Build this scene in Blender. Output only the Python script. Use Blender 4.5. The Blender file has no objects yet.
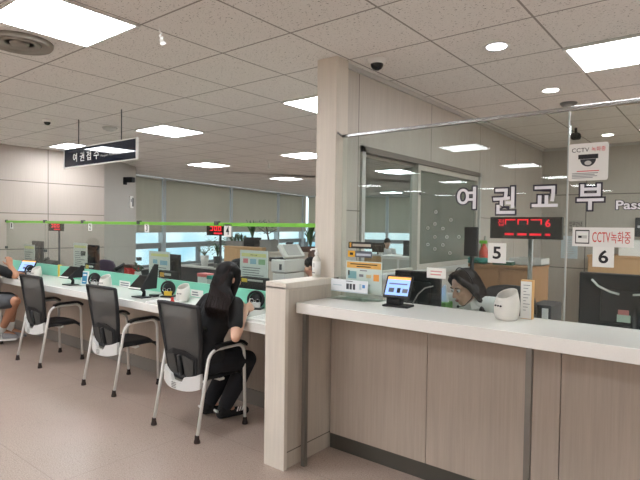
import bpy, bmesh, math, random
from mathutils import Vector, Matrix, Euler
random.seed(7)
SC = bpy.context.scene
COL = SC.collection
PI = math.pi
sin, cos = math.sin, math.cos

# ------------------------------------------------------------------ camera
F_PX, YAW, PITCH, ROLL = 517.29, .67206707, .02651255, .01350167
CAM = Vector((0, 0, 1.55))
cy, sy = cos(YAW), sin(YAW)
_F = Vector((-sy, cy, 0)); _R = Vector((cy, sy, 0)); _U = Vector((0, 0, 1))
cp, sp = cos(PITCH), sin(PITCH)
FW = _F*cp - _U*sp
U2 = _U*cp + _F*sp
RT = _R*cos(ROLL) + U2*sin(ROLL)
UP = U2*cos(ROLL) - _R*sin(ROLL)
cam = bpy.data.cameras.new('camera'); co = bpy.data.objects.new('camera', cam); COL.objects.link(co)
cam.sensor_fit = 'HORIZONTAL'; cam.sensor_width = 36.0; cam.lens = 36.0*F_PX/640.0
cam.clip_start = 0.05; cam.clip_end = 400
co.matrix_world = Matrix(((RT.x, UP.x, -FW.x, CAM.x), (RT.y, UP.y, -FW.y, CAM.y), (RT.z, UP.z, -FW.z, CAM.z), (0, 0, 0, 1)))
SC.camera = co

# where a sight line meets a real surface of the room (used to survey the room's dimensions)
def _ray(x, y): return FW + RT*((x-320)/F_PX) - UP*((y-240)/F_PX)
def at_y(x, y, Y): d = _ray(x, y); return CAM + d*(Y/d.y)
def at_x(x, y, X): d = _ray(x, y); return CAM + d*(X/d.x)
def at_z(x, y, z): d = _ray(x, y); return CAM + d*((z-CAM.z)/d.z)

# ------------------------------------------------------------------ materials
def lin(c):
    r = []
    for v in c:
        v = v/255.0
        r.append(v/12.92 if v <= .04045 else ((v+.055)/1.055)**2.4)
    return tuple(r) + (1.0,)
def new_mat(name):
    m = bpy.data.materials.new(name); m.use_nodes = True
    nt = m.node_tree; b = nt.nodes['Principled BSDF']
    return m, nt, b
def nd(nt, t, **kw):
    n = nt.nodes.new(t)
    for k, v in kw.items():
        if k in n.inputs: n.inputs[k].default_value = v
        else: setattr(n, k, v)
    return n
def math_(nt, op, a, b=None):
    n = nt.nodes.new('ShaderNodeMath'); n.operation = op
    for i, v in enumerate((a, b)):
        if v is None: continue
        if isinstance(v, (int, float)): n.inputs[i].default_value = v
        else: nt.links.new(v, n.inputs[i])
    return n.outputs[0]
def mixc(nt, fac, a, b):
    n = nt.nodes.new('ShaderNodeMix'); n.data_type = 'RGBA'
    for i, v in ((0, fac), (6, a), (7, b)):
        if isinstance(v, (int, float, tuple)): n.inputs[i].default_value = v
        else: nt.links.new(v, n.inputs[i])
    return n.outputs[2]
def coords(nt, scale=(1, 1, 1)):
    t = nt.nodes.new('ShaderNodeTexCoord'); mp = nt.nodes.new('ShaderNodeMapping')
    mp.inputs['Scale'].default_value = scale
    nt.links.new(t.outputs['Object'], mp.inputs['Vector'])
    return mp.outputs['Vector'], t
_cache = {}
def M(rgb, rough=.5, metal=0.0, var=.06, scale=30, spec=.5, emit=None, strength=0, stretch=(1, 1, 1), bump=0):
    """surface with a fine procedural tone variation"""
    key = (tuple(rgb), rough, metal, var, scale, spec, emit, strength, stretch, bump)
    if key in _cache: return _cache[key]
    m, nt, b = new_mat('surface_%d_%d_%d' % tuple(int(v) for v in rgb))
    c = lin(rgb)
    v, _ = coords(nt, stretch)
    n = nd(nt, 'ShaderNodeTexNoise', Scale=scale, Detail=3.0); nt.links.new(v, n.inputs['Vector'])
    hi = tuple(min(1, x*(1+var)) for x in c[:3]) + (1,); lo = tuple(x*(1-var) for x in c[:3]) + (1,)
    nt.links.new(mixc(nt, n.outputs['Fac'], lo, hi), b.inputs['Base Color'])
    b.inputs['Roughness'].default_value = rough; b.inputs['Metallic'].default_value = metal
    b.inputs['Specular IOR Level'].default_value = spec
    if emit:
        b.inputs['Emission Color'].default_value = lin(emit); b.inputs['Emission Strength'].default_value = strength
    if bump:
        bp = nd(nt, 'ShaderNodeBump', Strength=bump, Distance=.002)
        nt.links.new(n.outputs['Fac'], bp.inputs['Height']); nt.links.new(bp.outputs['Normal'], b.inputs['Normal'])
    _cache[key] = m
    return m
def line_mask(nt, coord, offset, pitch, width):
    """1 on thin lines every pitch metres"""
    a = math_(nt, 'SUBTRACT', coord, offset - width/2)
    a = math_(nt, 'MODULO', math_(nt, 'ADD', a, pitch*200), pitch)
    return math_(nt, 'LESS_THAN', a, width)
def lines_at(nt, coord, vals, width):
    r = None
    for v in vals:
        a = math_(nt, 'LESS_THAN', math_(nt, 'ABSOLUTE', math_(nt, 'SUBTRACT', coord, v)), width/2)
        r = a if r is None else math_(nt, 'MAXIMUM', r, a)
    return r
def sep(nt):
    t = nt.nodes.new('ShaderNodeTexCoord'); s = nt.nodes.new('ShaderNodeSeparateXYZ')
    nt.links.new(t.outputs['Object'], s.inputs[0]); return s.outputs

def laminate(name, rgb, groove=None, rough=.5, var=.10):
    """pale vertical-grain wood laminate; groove = dict(x=[..], y=[..], z=[..]) joint lines"""
    m, nt, b = new_mat(name)
    c = lin(rgb)
    v, _ = coords(nt, (1, 1, .035))
    n = nd(nt, 'ShaderNodeTexNoise', Scale=70.0, Detail=5.0, Roughness=.65); nt.links.new(v, n.inputs['Vector'])
    v2, _ = coords(nt, (1, 1, .25))
    n2 = nd(nt, 'ShaderNodeTexNoise', Scale=6.0, Detail=2.0); nt.links.new(v2, n2.inputs['Vector'])
    f = math_(nt, 'ADD', math_(nt, 'MULTIPLY', n.outputs['Fac'], .75), math_(nt, 'MULTIPLY', n2.outputs['Fac'], .25))
    rp = nd(nt, 'ShaderNodeMapRange'); rp.inputs[1].default_value = .3; rp.inputs[2].default_value = .7
    nt.links.new(f, rp.inputs[0])
    col = mixc(nt, rp.outputs[0], tuple(x*(1-var) for x in c[:3])+(1,), tuple(min(1, x*(1+var)) for x in c[:3])+(1,))
    if groove:
        s = sep(nt); g = None
        for ax, i in (('x', 0), ('y', 1), ('z', 2)):
            if groove.get(ax):
                l = lines_at(nt, s[i], groove[ax], groove.get('w', .008))
                g = l if g is None else math_(nt, 'MAXIMUM', g, l)
        col = mixc(nt, g, col, tuple(x*.35 for x in c[:3])+(1,))
    nt.links.new(col, b.inputs['Base Color'])
    b.inputs['Roughness'].default_value = rough; b.inputs['Specular IOR Level'].default_value = .3
    return m

def ceiling_mat():
    m, nt, b = new_mat('mineral_fibre_ceiling_tiles')
    s = sep(nt)
    lx = line_mask(nt, s[0], -2.151, .6265, .013)
    ly = line_mask(nt, s[1], 2.385, .6275, .013)
    g = math_(nt, 'MAXIMUM', lx, ly)
    v, _ = coords(nt, (1, 1.6, 1))
    vo = nd(nt, 'ShaderNodeTexNoise', Scale=72.0, Detail=2.0, Roughness=.55, Distortion=.5); nt.links.new(v, vo.inputs['Vector'])
    sp_ = nd(nt, 'ShaderNodeMapRange'); sp_.inputs[1].default_value = .62; sp_.inputs[2].default_value = .70
    nt.links.new(vo.outputs['Fac'], sp_.inputs[0])
    base = lin((234, 231, 227))
    col = mixc(nt, sp_.outputs[0], base, lin((124, 119, 113)))
    col = mixc(nt, g, col, lin((158, 154, 149)))
    nt.links.new(col, b.inputs['Base Color']); b.inputs['Roughness'].default_value = .9
    b.inputs['Specular IOR Level'].default_value = .15
    return m

def floor_mat():
    m, nt, b = new_mat('speckled_pink_beige_vinyl_floor')
    v, _ = coords(nt)
    n1 = nd(nt, 'ShaderNodeTexNoise', Scale=130.0, Detail=3.5, Roughness=.75); nt.links.new(v, n1.inputs['Vector'])
    n2 = nd(nt, 'ShaderNodeTexNoise', Scale=1.1, Detail=3.0); nt.links.new(v, n2.inputs['Vector'])
    n3 = nd(nt, 'ShaderNodeTexNoise', Scale=48.0, Detail=2.0); nt.links.new(v, n3.inputs['Vector'])
    r1 = nd(nt, 'ShaderNodeMapRange'); r1.inputs[1].default_value = .3; r1.inputs[2].default_value = .7; nt.links.new(n1.outputs['Fac'], r1.inputs[0])
    col = mixc(nt, r1.outputs[0], lin((130, 115, 105)), lin((198, 182, 168)))
    r2 = nd(nt, 'ShaderNodeMapRange'); r2.inputs[1].default_value = .35; r2.inputs[2].default_value = .65; nt.links.new(n2.outputs['Fac'], r2.inputs[0])
    col = mixc(nt, math_(nt, 'MULTIPLY', r2.outputs[0], .45), col, lin((170, 146, 136)))
    r3 = nd(nt, 'ShaderNodeMapRange'); r3.inputs[1].default_value = .62; r3.inputs[2].default_value = .72; nt.links.new(n3.outputs['Fac'], r3.inputs[0])
    col = mixc(nt, math_(nt, 'MULTIPLY', r3.outputs[0], .4), col, lin((104, 90, 83)))
    s = sep(nt)
    g = math_(nt, 'MAXIMUM', line_mask(nt, s[0], -1.3, 1.8, .004), line_mask(nt, s[1], 1.42, .54*2, .004))
    col = mixc(nt, math_(nt, 'MULTIPLY', g, .5), col, lin((110, 92, 84)))
    nt.links.new(col, b.inputs['Base Color'])
    n4 = nd(nt, 'ShaderNodeTexNoise', Scale=5.0, Detail=4.0); nt.links.new(v, n4.inputs['Vector'])
    r4 = nd(nt, 'ShaderNodeMapRange'); r4.inputs[3].default_value = .26; r4.inputs[4].default_value = .44; nt.links.new(n4.outputs['Fac'], r4.inputs[0])
    nt.links.new(r4.outputs[0], b.inputs['Roughness'])
    return m

def glass_mat(name, tint=(235, 243, 240), gloss=1.0):
    m = bpy.data.materials.new(name); m.use_nodes = True; nt = m.node_tree; nt.nodes.clear()
    out = nt.nodes.new('ShaderNodeOutputMaterial')
    tr = nd(nt, 'ShaderNodeBsdfTransparent', Color=lin(tint))
    gl = nd(nt, 'ShaderNodeBsdfGlossy', Roughness=.004); gl.inputs['Color'].default_value = (1, 1, 1, 1)
    lw = nd(nt, 'ShaderNodeLayerWeight', Blend=.5)
    fres = math_(nt, 'ADD', math_(nt, 'MULTIPLY', math_(nt, 'POWER', lw.outputs['Facing'], 5.0), .98), .018)
    v, _ = coords(nt); n = nd(nt, 'ShaderNodeTexNoise', Scale=2.0); nt.links.new(v, n.inputs['Vector'])
    k = math_(nt, 'MULTIPLY', fres, math_(nt, 'ADD', math_(nt, 'MULTIPLY', n.outputs['Fac'], .1*gloss), .95*gloss))
    mx = nt.nodes.new('ShaderNodeMixShader')
    nt.links.new(k, mx.inputs[0]); nt.links.new(tr.outputs[0], mx.inputs[1]); nt.links.new(gl.outputs[0], mx.inputs[2])
    nt.links.new(mx.outputs[0], out.inputs[0])
    return m
def film_mat():
    """window glass with a greenish privacy film"""
    m = bpy.data.materials.new('greenish_filmed_window_glass'); m.use_nodes = True; nt = m.node_tree
    b = nt.nodes['Principled BSDF']; out = nt.nodes['Material Output']
    v, _ = coords(nt, (1, 1, .1)); n = nd(nt, 'ShaderNodeTexNoise', Scale=2.5, Detail=2.0); nt.links.new(v, n.inputs['Vector'])
    nt.links.new(mixc(nt, n.outputs['Fac'], lin((108, 112, 104)), lin((140, 143, 132))), b.inputs['Base Color']); b.inputs['Roughness'].default_value = .03
    tr = nd(nt, 'ShaderNodeBsdfTransparent', Color=lin((200, 208, 202))); mx = nt.nodes.new('ShaderNodeMixShader'); mx.inputs[0].default_value = .22
    nt.links.new(b.outputs[0], mx.inputs[1]); nt.links.new(tr.outputs[0], mx.inputs[2]); nt.links.new(mx.outputs[0], out.inputs[0])
    return m
def mesh_fabric_mat():
    m = bpy.data.materials.new('black_woven_chair_mesh'); m.use_nodes = True; nt = m.node_tree
    b = nt.nodes['Principled BSDF']; out = nt.nodes['Material Output']
    v, _ = coords(nt, (1, 1, 1)); n = nd(nt, 'ShaderNodeTexNoise', Scale=260.0); nt.links.new(v, n.inputs['Vector'])
    nt.links.new(mixc(nt, n.outputs['Fac'], lin((52, 52, 51)), lin((84, 83, 80))), b.inputs['Base Color']); b.inputs['Roughness'].default_value = .75
    tr = nd(nt, 'ShaderNodeBsdfTransparent'); mx = nt.nodes.new('ShaderNodeMixShader'); mx.inputs[0].default_value = .10
    nt.links.new(b.outputs[0], mx.inputs[1]); nt.links.new(tr.outputs[0], mx.inputs[2]); nt.links.new(mx.outputs[0], out.inputs[0])
    return m
def blind_mat():
    m = bpy.data.materials.new('grey_roller_blind_fabric'); m.use_nodes = True; nt = m.node_tree
    b = nt.nodes['Principled BSDF']; out = nt.nodes['Material Output']
    v, _ = coords(nt, (1, 1, .2)); n = nd(nt, 'ShaderNodeTexNoise', Scale=3.0, Detail=3.0); nt.links.new(v, n.inputs['Vector'])
    nt.links.new(mixc(nt, n.outputs['Fac'], lin((176, 172, 164)), lin((192, 188, 180))), b.inputs['Base Color']); b.inputs['Roughness'].default_value = .9
    tl = nd(nt, 'ShaderNodeBsdfTranslucent', Color=lin((232, 223, 208))); mx = nt.nodes.new('ShaderNodeMixShader'); mx.inputs[0].default_value = .5
    nt.links.new(b.outputs[0], mx.inputs[1]); nt.links.new(tl.outputs[0], mx.inputs[2]); nt.links.new(mx.outputs[0], out.inputs[0])
    return m
def emit_mat(name, rgb, s):
    m, nt, b = new_mat(name)
    v, _ = coords(nt); n = nd(nt, 'ShaderNodeTexNoise', Scale=3.0); nt.links.new(v, n.inputs['Vector'])
    c = lin(rgb)
    nt.links.new(mixc(nt, n.outputs['Fac'], tuple(x*.97 for x in c[:3])+(1,), c), b.inputs['Emission Color'])
    b.inputs['Emission Strength'].default_value = s
    b.inputs['Base Color'].default_value = c; b.inputs['Roughness'].default_value = .6
    return m

LAMP_S = 29.0
MAT = dict(
    ceiling=ceiling_mat(), floor=floor_mat(),
    beige=laminate('beige_wood_laminate', (192, 181, 168)),
    post=laminate('pale_wood_laminate', (214, 206, 194), var=.07),
    counter_front=laminate('counter_front_laminate', (176, 163, 150)),
    half_side=laminate('half_wall_side_laminate', (188, 178, 165), groove=dict(z=[.105], w=.008)),
    part_wall=laminate('partition_wall_laminate', (194, 187, 178), groove=dict(y=[3.02, 3.24, 4.44, 5.64, 6.84], z=[1.67], w=.008)),
    left_wall=laminate('left_wall_panels', (182, 171, 161), groove=dict(y=[1.43, 2.63, 3.83, 5.03], z=[1.13, 1.69, 2.19], w=.012), var=.05),
    back_wall=laminate('back_wall_panels', (188, 182, 173), groove=dict(x=[-1.62, -.42, .78, 1.98], z=[1.0, 2.05], w=.012), var=.06),
    plain_wall=M((200, 193, 183), .8, var=.03, scale=4), grey_wall=M((182, 179, 172), .8, var=.03, scale=4),
    slab=M((240, 238, 233), .2, var=.035, scale=160), slab_edge=M((206, 198, 188), .35, var=.05, scale=160),
    white_top=M((232, 231, 226), .25, var=.02, scale=60),
    kick=M((92, 90, 84), .35, .6, var=.05, scale=8), steel=M((150, 150, 148), .32, .85), silver=M((226, 226, 222), .4, .0, var=.02),
    chrome=M((190, 192, 194), .18, .95), black=M((24, 24, 26), .45), gloss_black=M((16, 17, 19), .12), matte_black=M((30, 30, 32), .7),
    dark_grey=M((58, 60, 63), .6), grey=M((128, 128, 126), .6), light_grey=M((196, 196, 192), .5), white=M((236, 236, 232), .4, var=.02), paper=M((240, 240, 236), .7, var=.02),
    mint=M((126, 205, 180), .45, var=.03, scale=6), green=M((124, 196, 70), .4), teal=M((60, 140, 130), .6), yellow=M((232, 200, 70), .5), orange=M((226, 170, 70), .5),
    red=M((205, 50, 45), .5), pink=M((226, 120, 120), .5), blue=M((90, 150, 210), .5), navy=M((22, 34, 52), .025, var=.05), pale_blue=M((198, 212, 220), .5),
    glass=glass_mat('counter_glass', (238, 242, 240), 1.15), clear=glass_mat('thin_clear_acrylic', (246, 250, 248), .7), window=glass_mat('window_glass', (236, 241, 241), .8),
    smoky=film_mat(),
    mesh=mesh_fabric_mat(), blind=blind_mat(), seat=M((30, 31, 34), .55, var=.1, scale=120),
    lamp=emit_mat('lamp_diffuser', (246, 250, 255), LAMP_S), spot=emit_mat('spot_lamp_warm', (255, 248, 240), 14.0), spot_cool=emit_mat('spot_lamp_cool', (236, 240, 255), 14.0),
    led=emit_mat('red_led', (240, 36, 56), 1.0), screen=emit_mat('lit_screen', (150, 185, 240), .75), screen_orange=emit_mat('lit_screen_orange', (245, 180, 90), .75),
    wood=laminate('oak_laminate', (196, 158, 118), var=.12), wood_dark=laminate('brown_laminate', (168, 130, 98), var=.12), purple=M((70, 50, 70), .7),
    leaf=M((58, 98, 50), .5, var=.25, scale=20), leaf_dark=M((40, 72, 42), .5, var=.25, scale=20), soil=M((60, 45, 35), .9),
    skin=M((214, 170, 145), .5, var=.04, scale=15), skin_tan=M((186, 134, 104), .5, var=.05, scale=15), hair=M((15, 12, 12), .6, spec=.25, var=.3, scale=60, stretch=(1, 1, .1)),
    tee=M((20, 20, 22), .85, var=.12, scale=40), trousers=M((24, 26, 32), .85, var=.15, scale=40), shirt=M((228, 228, 226), .8, var=.03, scale=30), shorts=M((78, 80, 84), .85, var=.15, scale=60), shoe=M((150, 150, 152), .7),
    rubber=M((40, 28, 24), .8), brown=M((84, 62, 52), .7), lips=M((170, 92, 84), .5), eye=M((245, 243, 240), .2), iris=M((30, 20, 16), .2),
)

# ------------------------------------------------------------------ mesh builder
class MB:
    def __init__(self): self.v = []; self.f = []; self.fm = []; self.sm = []; self.mats = []
    def mi(self, m):
        if m not in self.mats: self.mats.append(m)
        return self.mats.index(m)
    def add(self, verts, faces, mat, smooth=False, mx=None):
        o = len(self.v); i = self.mi(mat)
        for p in verts:
            p = Vector(p)
            self.v.append(tuple(mx @ p if mx else p))
        for f in faces:
            self.f.append([o+k for k in f]); self.fm.append(i); self.sm.append(smooth)
        return self
    def addbm(self, bm, mat, smooth=False, mx=None):
        bm.verts.index_update()
        self.add([v.co.copy() for v in bm.verts], [[v.index for v in f.verts] for f in bm.faces], mat, smooth, mx); bm.free(); return self
    def box(self, a, b, mat, bevel=0, seg=2, mx=None):
        x0, y0, z0 = [min(p, q) for p, q in zip(a, b)]; x1, y1, z1 = [max(p, q) for p, q in zip(a, b)]
        if bevel:
            bm = bmesh.new(); bmesh.ops.create_cube(bm, size=1.0)
            for v in bm.verts: v.co = Vector(((x0+x1)/2+v.co.x*(x1-x0), (y0+y1)/2+v.co.y*(y1-y0), (z0+z1)/2+v.co.z*(z1-z0)))
            bmesh.ops.bevel(bm, geom=bm.edges[:], offset=bevel, segments=seg, affect='EDGES', profile=.5)
            return self.addbm(bm, mat, False, mx)
        vs = [(x0, y0, z0), (x1, y0, z0), (x1, y1, z0), (x0, y1, z0), (x0, y0, z1), (x1, y0, z1), (x1, y1, z1), (x0, y1, z1)]
        return self.add(vs, [(3, 2, 1, 0), (4, 5, 6, 7), (0, 1, 5, 4), (1, 2, 6, 5), (2, 3, 7, 6), (3, 0, 4, 7)], mat, False, mx)
    def tube(self, path, r, mat, n=10, closed=False, mx=None):
        path = [Vector(p) for p in path]; rr = r if isinstance(r, (list, tuple)) else [r]*len(path)
        vs = []; fs = []; up = None
        for i, p in enumerate(path):
            if closed: t = path[(i+1) % len(path)] - path[i-1]
            else: t = path[min(i+1, len(path)-1)] - path[max(i-1, 0)]
            t.normalize()
            if up is None:
                up = Vector((0, 0, 1)) if abs(t.z) < .9 else Vector((1, 0, 0))
            s = t.cross(up); s.normalize(); up = s.cross(t); up.normalize()
            for k in range(n):
                a = 2*PI*k/n; vs.append(p + s*cos(a)*rr[i] + up*sin(a)*rr[i])
        m = len(path)
        for i in range(m if closed else m-1):
            j = (i+1) % m
            for k in range(n): fs.append((i*n+k, i*n+(k+1) % n, j*n+(k+1) % n, j*n+k))
        if not closed:
            fs.append(tuple(range(n-1, -1, -1))); fs.append(tuple(range((m-1)*n, m*n)))
        return self.add(vs, fs, mat, True, mx)
    def lathe(self, prof, c, mat, n=24, mx=None, smooth=True):
        vs = []; fs = []; m = len(prof)
        for r, z in prof:
            for k in range(n): a = 2*PI*k/n; vs.append((c[0]+r*cos(a), c[1]+r*sin(a), c[2]+z))
        for i in range(m-1):
            for k in range(n): fs.append((i*n+k, i*n+(k+1) % n, (i+1)*n+(k+1) % n, (i+1)*n+k))
        fs.append(tuple(range(n-1, -1, -1))); fs.append(tuple(range((m-1)*n, m*n)))
        return self.add(vs, fs, mat, smooth, mx)
    def sphere(self, c, r, mat, sc=(1, 1, 1), n=14, mx=None):
        bm = bmesh.new(); bmesh.ops.create_uvsphere(bm, u_segments=n, v_segments=max(6, n*2//3), radius=r)
        for v in bm.verts: v.co = Vector((v.co.x*sc[0]+c[0], v.co.y*sc[1]+c[1], v.co.z*sc[2]+c[2]))
        return self.addbm(bm, mat, True, mx)
    def prism(self, pts, d, mat, mx=None):
        """closed polygon (3D points) pushed along vector d"""
        n = len(pts); d = Vector(d); a = [Vector(p) for p in pts]; vs = a + [p + d for p in a]
        fs = [tuple(range(n-1, -1, -1)), tuple(range(n, 2*n))] + [(i, (i+1) % n, n+(i+1) % n, n+i) for i in range(n)]
        return self.add(vs, fs, mat, False, mx)
    def text(self, body, mat, box, mx=None, extrude=.0006, offset=0.0, bold=False, plane='xz', y=0, track=None):
        """lettering fitted into box (x0, x1, z0, z1), facing -y"""
        me = text_mesh(body, offset)
        if not me.vertices: return self
        xs = [v.co.x for v in me.vertices]; ys = [v.co.y for v in me.vertices]; zs = [v.co.z for v in me.vertices]
        x0, x1, z0, z1 = box; a, b_ = min(xs), max(xs); c, d = min(ys), max(ys)
        zmax = max(zs) or 1
        vs = [(x0+(v.co.x-a)/(b_-a)*(x1-x0), y - extrude*(v.co.z/zmax), z0+(v.co.y-c)/(d-c)*(z1-z0)) for v in me.vertices]
        self.add(vs, [tuple(p.vertices) for p in me.polygons], mat, False, mx)
        return self
    def build(self, name, parent=None, **kw):
        me = bpy.data.meshes.new(name); me.from_pydata(self.v, [], self.f)
        for m in self.mats: me.materials.append(m)
        me.polygons.foreach_set('material_index', self.fm); me.polygons.foreach_set('use_smooth', self.sm)
        me.validate(); me.update()
        bm = bmesh.new(); bm.from_mesh(me); bmesh.ops.recalc_face_normals(bm, faces=bm.faces); bm.to_mesh(me); bm.free()
        o = bpy.data.objects.new(name, me); COL.objects.link(o)
        if parent:
            o.parent = parent
            if parent.type == 'EMPTY': o.matrix_parent_inverse = Matrix.Translation(-parent.location)
        for k, v in kw.items(): o[k] = v
        return o
_tm = {}
def text_mesh(body, offset=0.0):
    k = (body, offset)
    if k in _tm: return _tm[k]
    c = bpy.data.curves.new('t', 'FONT'); c.body = body; c.size = 1; c.extrude = .01; c.offset = offset; c.resolution_u = 4
    o = bpy.data.objects.new('t', c); COL.objects.link(o)
    dg = bpy.context.evaluated_depsgraph_get()
    me = bpy.data.meshes.new_from_object(o.evaluated_get(dg))
    bpy.data.objects.remove(o)
    _tm[k] = me
    return me

def empty(name, loc, label=None, cat=None, group=None, rz=0):
    o = bpy.data.objects.new(name, None); o.empty_display_size = .1; COL.objects.link(o); o.location = loc; o.rotation_euler = (0, 0, rz)
    return tag(o, label, cat, group)
def tag(o, label=None, cat=None, group=None, kind=None):
    if label: o['label'] = label
    if cat: o['category'] = cat
    if group: o['group'] = group
    if kind: o['kind'] = kind
    return o
def struct(o): o['kind'] = 'structure'; return o
def copy_tree(o, parent=None):
    c = o.copy(); COL.objects.link(c)
    if parent: c.parent = parent
    for ch in list(o.children): copy_tree(ch, c)
    return c
def fillet(pts, r, n=5):
    """round the corners of a polyline"""
    pts = [Vector(p) for p in pts]; out = [pts[0]]
    for i in range(1, len(pts)-1):
        a, b, c = pts[i-1], pts[i], pts[i+1]
        u = (a-b); w = (c-b); k = min(r, u.length*.48, w.length*.48)
        p, q = b+u.normalized()*k, b+w.normalized()*k
        for j in range(n+1):
            t = j/n; out.append(p*(1-t)**2 + b*2*t*(1-t) + q*t*t)
    out.append(pts[-1]); return out

# ================================================================== SETTING
H = 2.733                       # ceiling height
WL, WR, WB = -8.70, 3.6, -12.5  # left, right and rear walls of the hall
PX0, PX1 = -2.345, -2.17        # thickness of the pier / half wall
PWX = -2.22                     # hall-side face of the partition wall
SZ_ = 1.06
GY = 2.975                      # glass line of the right counter
fa = Vector((-11.42, 7.9, 0)); fd = Vector((-.2129, .9771, 0)); fn = Vector((.9771, .2129, 0))      # window front
PE, PF = (WL, 4.79), (-9.75, 6.065)               # visible edges of the grey pillar
F0, F1 = fa - fd*1.05, fa + fd*7.9
ba, bd = F1, Vector((.905, .425, 0))
B1 = ba + bd*14.0

outline = [(WL, WB, 0), (WR, WB, 0), (WR, 8.06, 0), (-2.0, 8.06, 0), (-2.0, 21.5, 0), tuple(B1), tuple(F1), tuple(F0), PF + (0,), PE + (0,)]
struct(MB().prism([(x, y, -.12) for x, y, _ in outline], (0, 0, .12), MAT['floor']).build('floor'))
struct(MB().prism([(x, y, H) for x, y, _ in outline], (0, 0, .12), MAT['ceiling']).build('ceiling'))
def wall(name, p, q, z0, z1, th, mat):
    """wall from p to q; its thickness lies on the left of the direction of travel"""
    p = Vector((p[0], p[1], 0)); q = Vector((q[0], q[1], 0)); d = (q-p).normalized(); n = Vector((-d.y, d.x, 0))*th
    pts = [p+Vector((0, 0, z0)), q+Vector((0, 0, z0)), q+n+Vector((0, 0, z0)), p+n+Vector((0, 0, z0))]
    return struct(MB().prism(pts, (0, 0, z1-z0), mat).build(name))
wall('wall_left', (WL, WB), (WL, PE[1]), 0, H, .15, MAT['left_wall'])
wall('wall_rear', (WR, WB), (WL, WB), 0, H, -.15, MAT['plain_wall'])
wall('wall_right', (WR, WB), (WR, 8.06), 0, H, -.15, MAT['plain_wall'])
wall('wall_back', (WR, 8.06), (PWX-.1, 8.06), 0, H, -.15, MAT['back_wall'])
wall('wall_pillar', PE, PF, 0, H, .15, MAT['grey_wall'])
wall('wall_return', PF, tuple(F0)[:2], 0, H, .15, MAT['grey_wall'])
wall('wall_office', (-2.0, 21.5), tuple(B1)[:2], 0, H, -.15, MAT['grey_wall'])

# partition wall with the staff window in it
WY0, WY1, WZ0, WZ1 = 3.27, 5.65, 1.12, 2.165
pw = MB()
PB = PWX-.13
pw.box((PB, 3.03, 0), (PWX, WY0, H), MAT['part_wall'])
pw.box((PB, WY1, 0), (PWX, 8.06, H), MAT['part_wall'])
pw.box((PB, WY0, 0), (PWX, WY1, WZ0), MAT['part_wall'])
pw.box((PB, WY0, WZ1), (PWX, WY1, H), MAT['part_wall'])
pw.box((PB, 8.06, 0), (PWX, 21.5, H), MAT['grey_wall'])
struct(pw.build('wall_partition'))
# pier at the head of the partition
struct(MB().box((PX0, 2.89, 1.192), (PX1, 3.03, H), MAT['post'], .004).build('pillar'))
struct(MB().box((PWX, 2.958, SZ_), (PWX+.03, 2.972, H), MAT['kick']).box((PWX, 2.972, SZ_), (PWX+.028, 2.995, H), MAT['light_grey']).build('trim_1'))
tr = MB(); tr.box((PWX, 3.03, H-.035), (PWX+.02, 8.06, H), MAT['light_grey']); tr.box((PWX, 8.04, H-.035), (WR, 8.06, H), MAT['light_grey'])
struct(tr.build('trim_2'))

# staff window: frame, sill, one clear sliding sash and one closed sash
wf = MB(); fw = .045; fr = MAT['light_grey']
wf.box((PB, WY0, WZ1-fw), (PWX+.02, WY1, WZ1), M((120, 112, 104), .5)); wf.box((PB, WY0, WZ0), (PWX+.03, WY1, WZ0+fw), fr)
wf.box((PB, WY0, WZ0), (PWX+.02, WY0+fw, WZ1), fr); wf.box((PB, WY1-fw, WZ0), (PWX+.02, WY1, WZ1), fr)
w1 = struct(wf.build('window_1'))
sash_m = M((186, 180, 170), .45)
for nm, y0, y1, xo, gm in (('sash', 4.20, WY1-fw, -.02, 'smoky'), ('sash', WY0+fw, 4.24, -.07, 'window')):
    s = MB(); b = .05 if gm == 'smoky' else .02; X = PWX+xo
    s.box((X-.02, y0, WZ0+fw), (X+.02, y0+b, WZ1-fw), sash_m); s.box((X-.02, y1-b, WZ0+fw), (X+.02, y1, WZ1-fw), sash_m)
    s.box((X-.02, y0+b, WZ0+fw), (X+.02, y1-b, WZ0+fw+b), sash_m); s.box((X-.02, y0+b, WZ1-fw-b), (X+.02, y1-b, WZ1-fw), sash_m)
    so = s.build(nm, w1)
    MB().box((X-.003, y0+b, WZ0+fw+b), (X+.003, y1-b, WZ1-fw-b), MAT[gm]).build('pane', so)
    if gm == 'smoky': MB().sphere((X+.03, y0+.025, 1.86), .016, MAT['steel']).build('latch', so)

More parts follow.
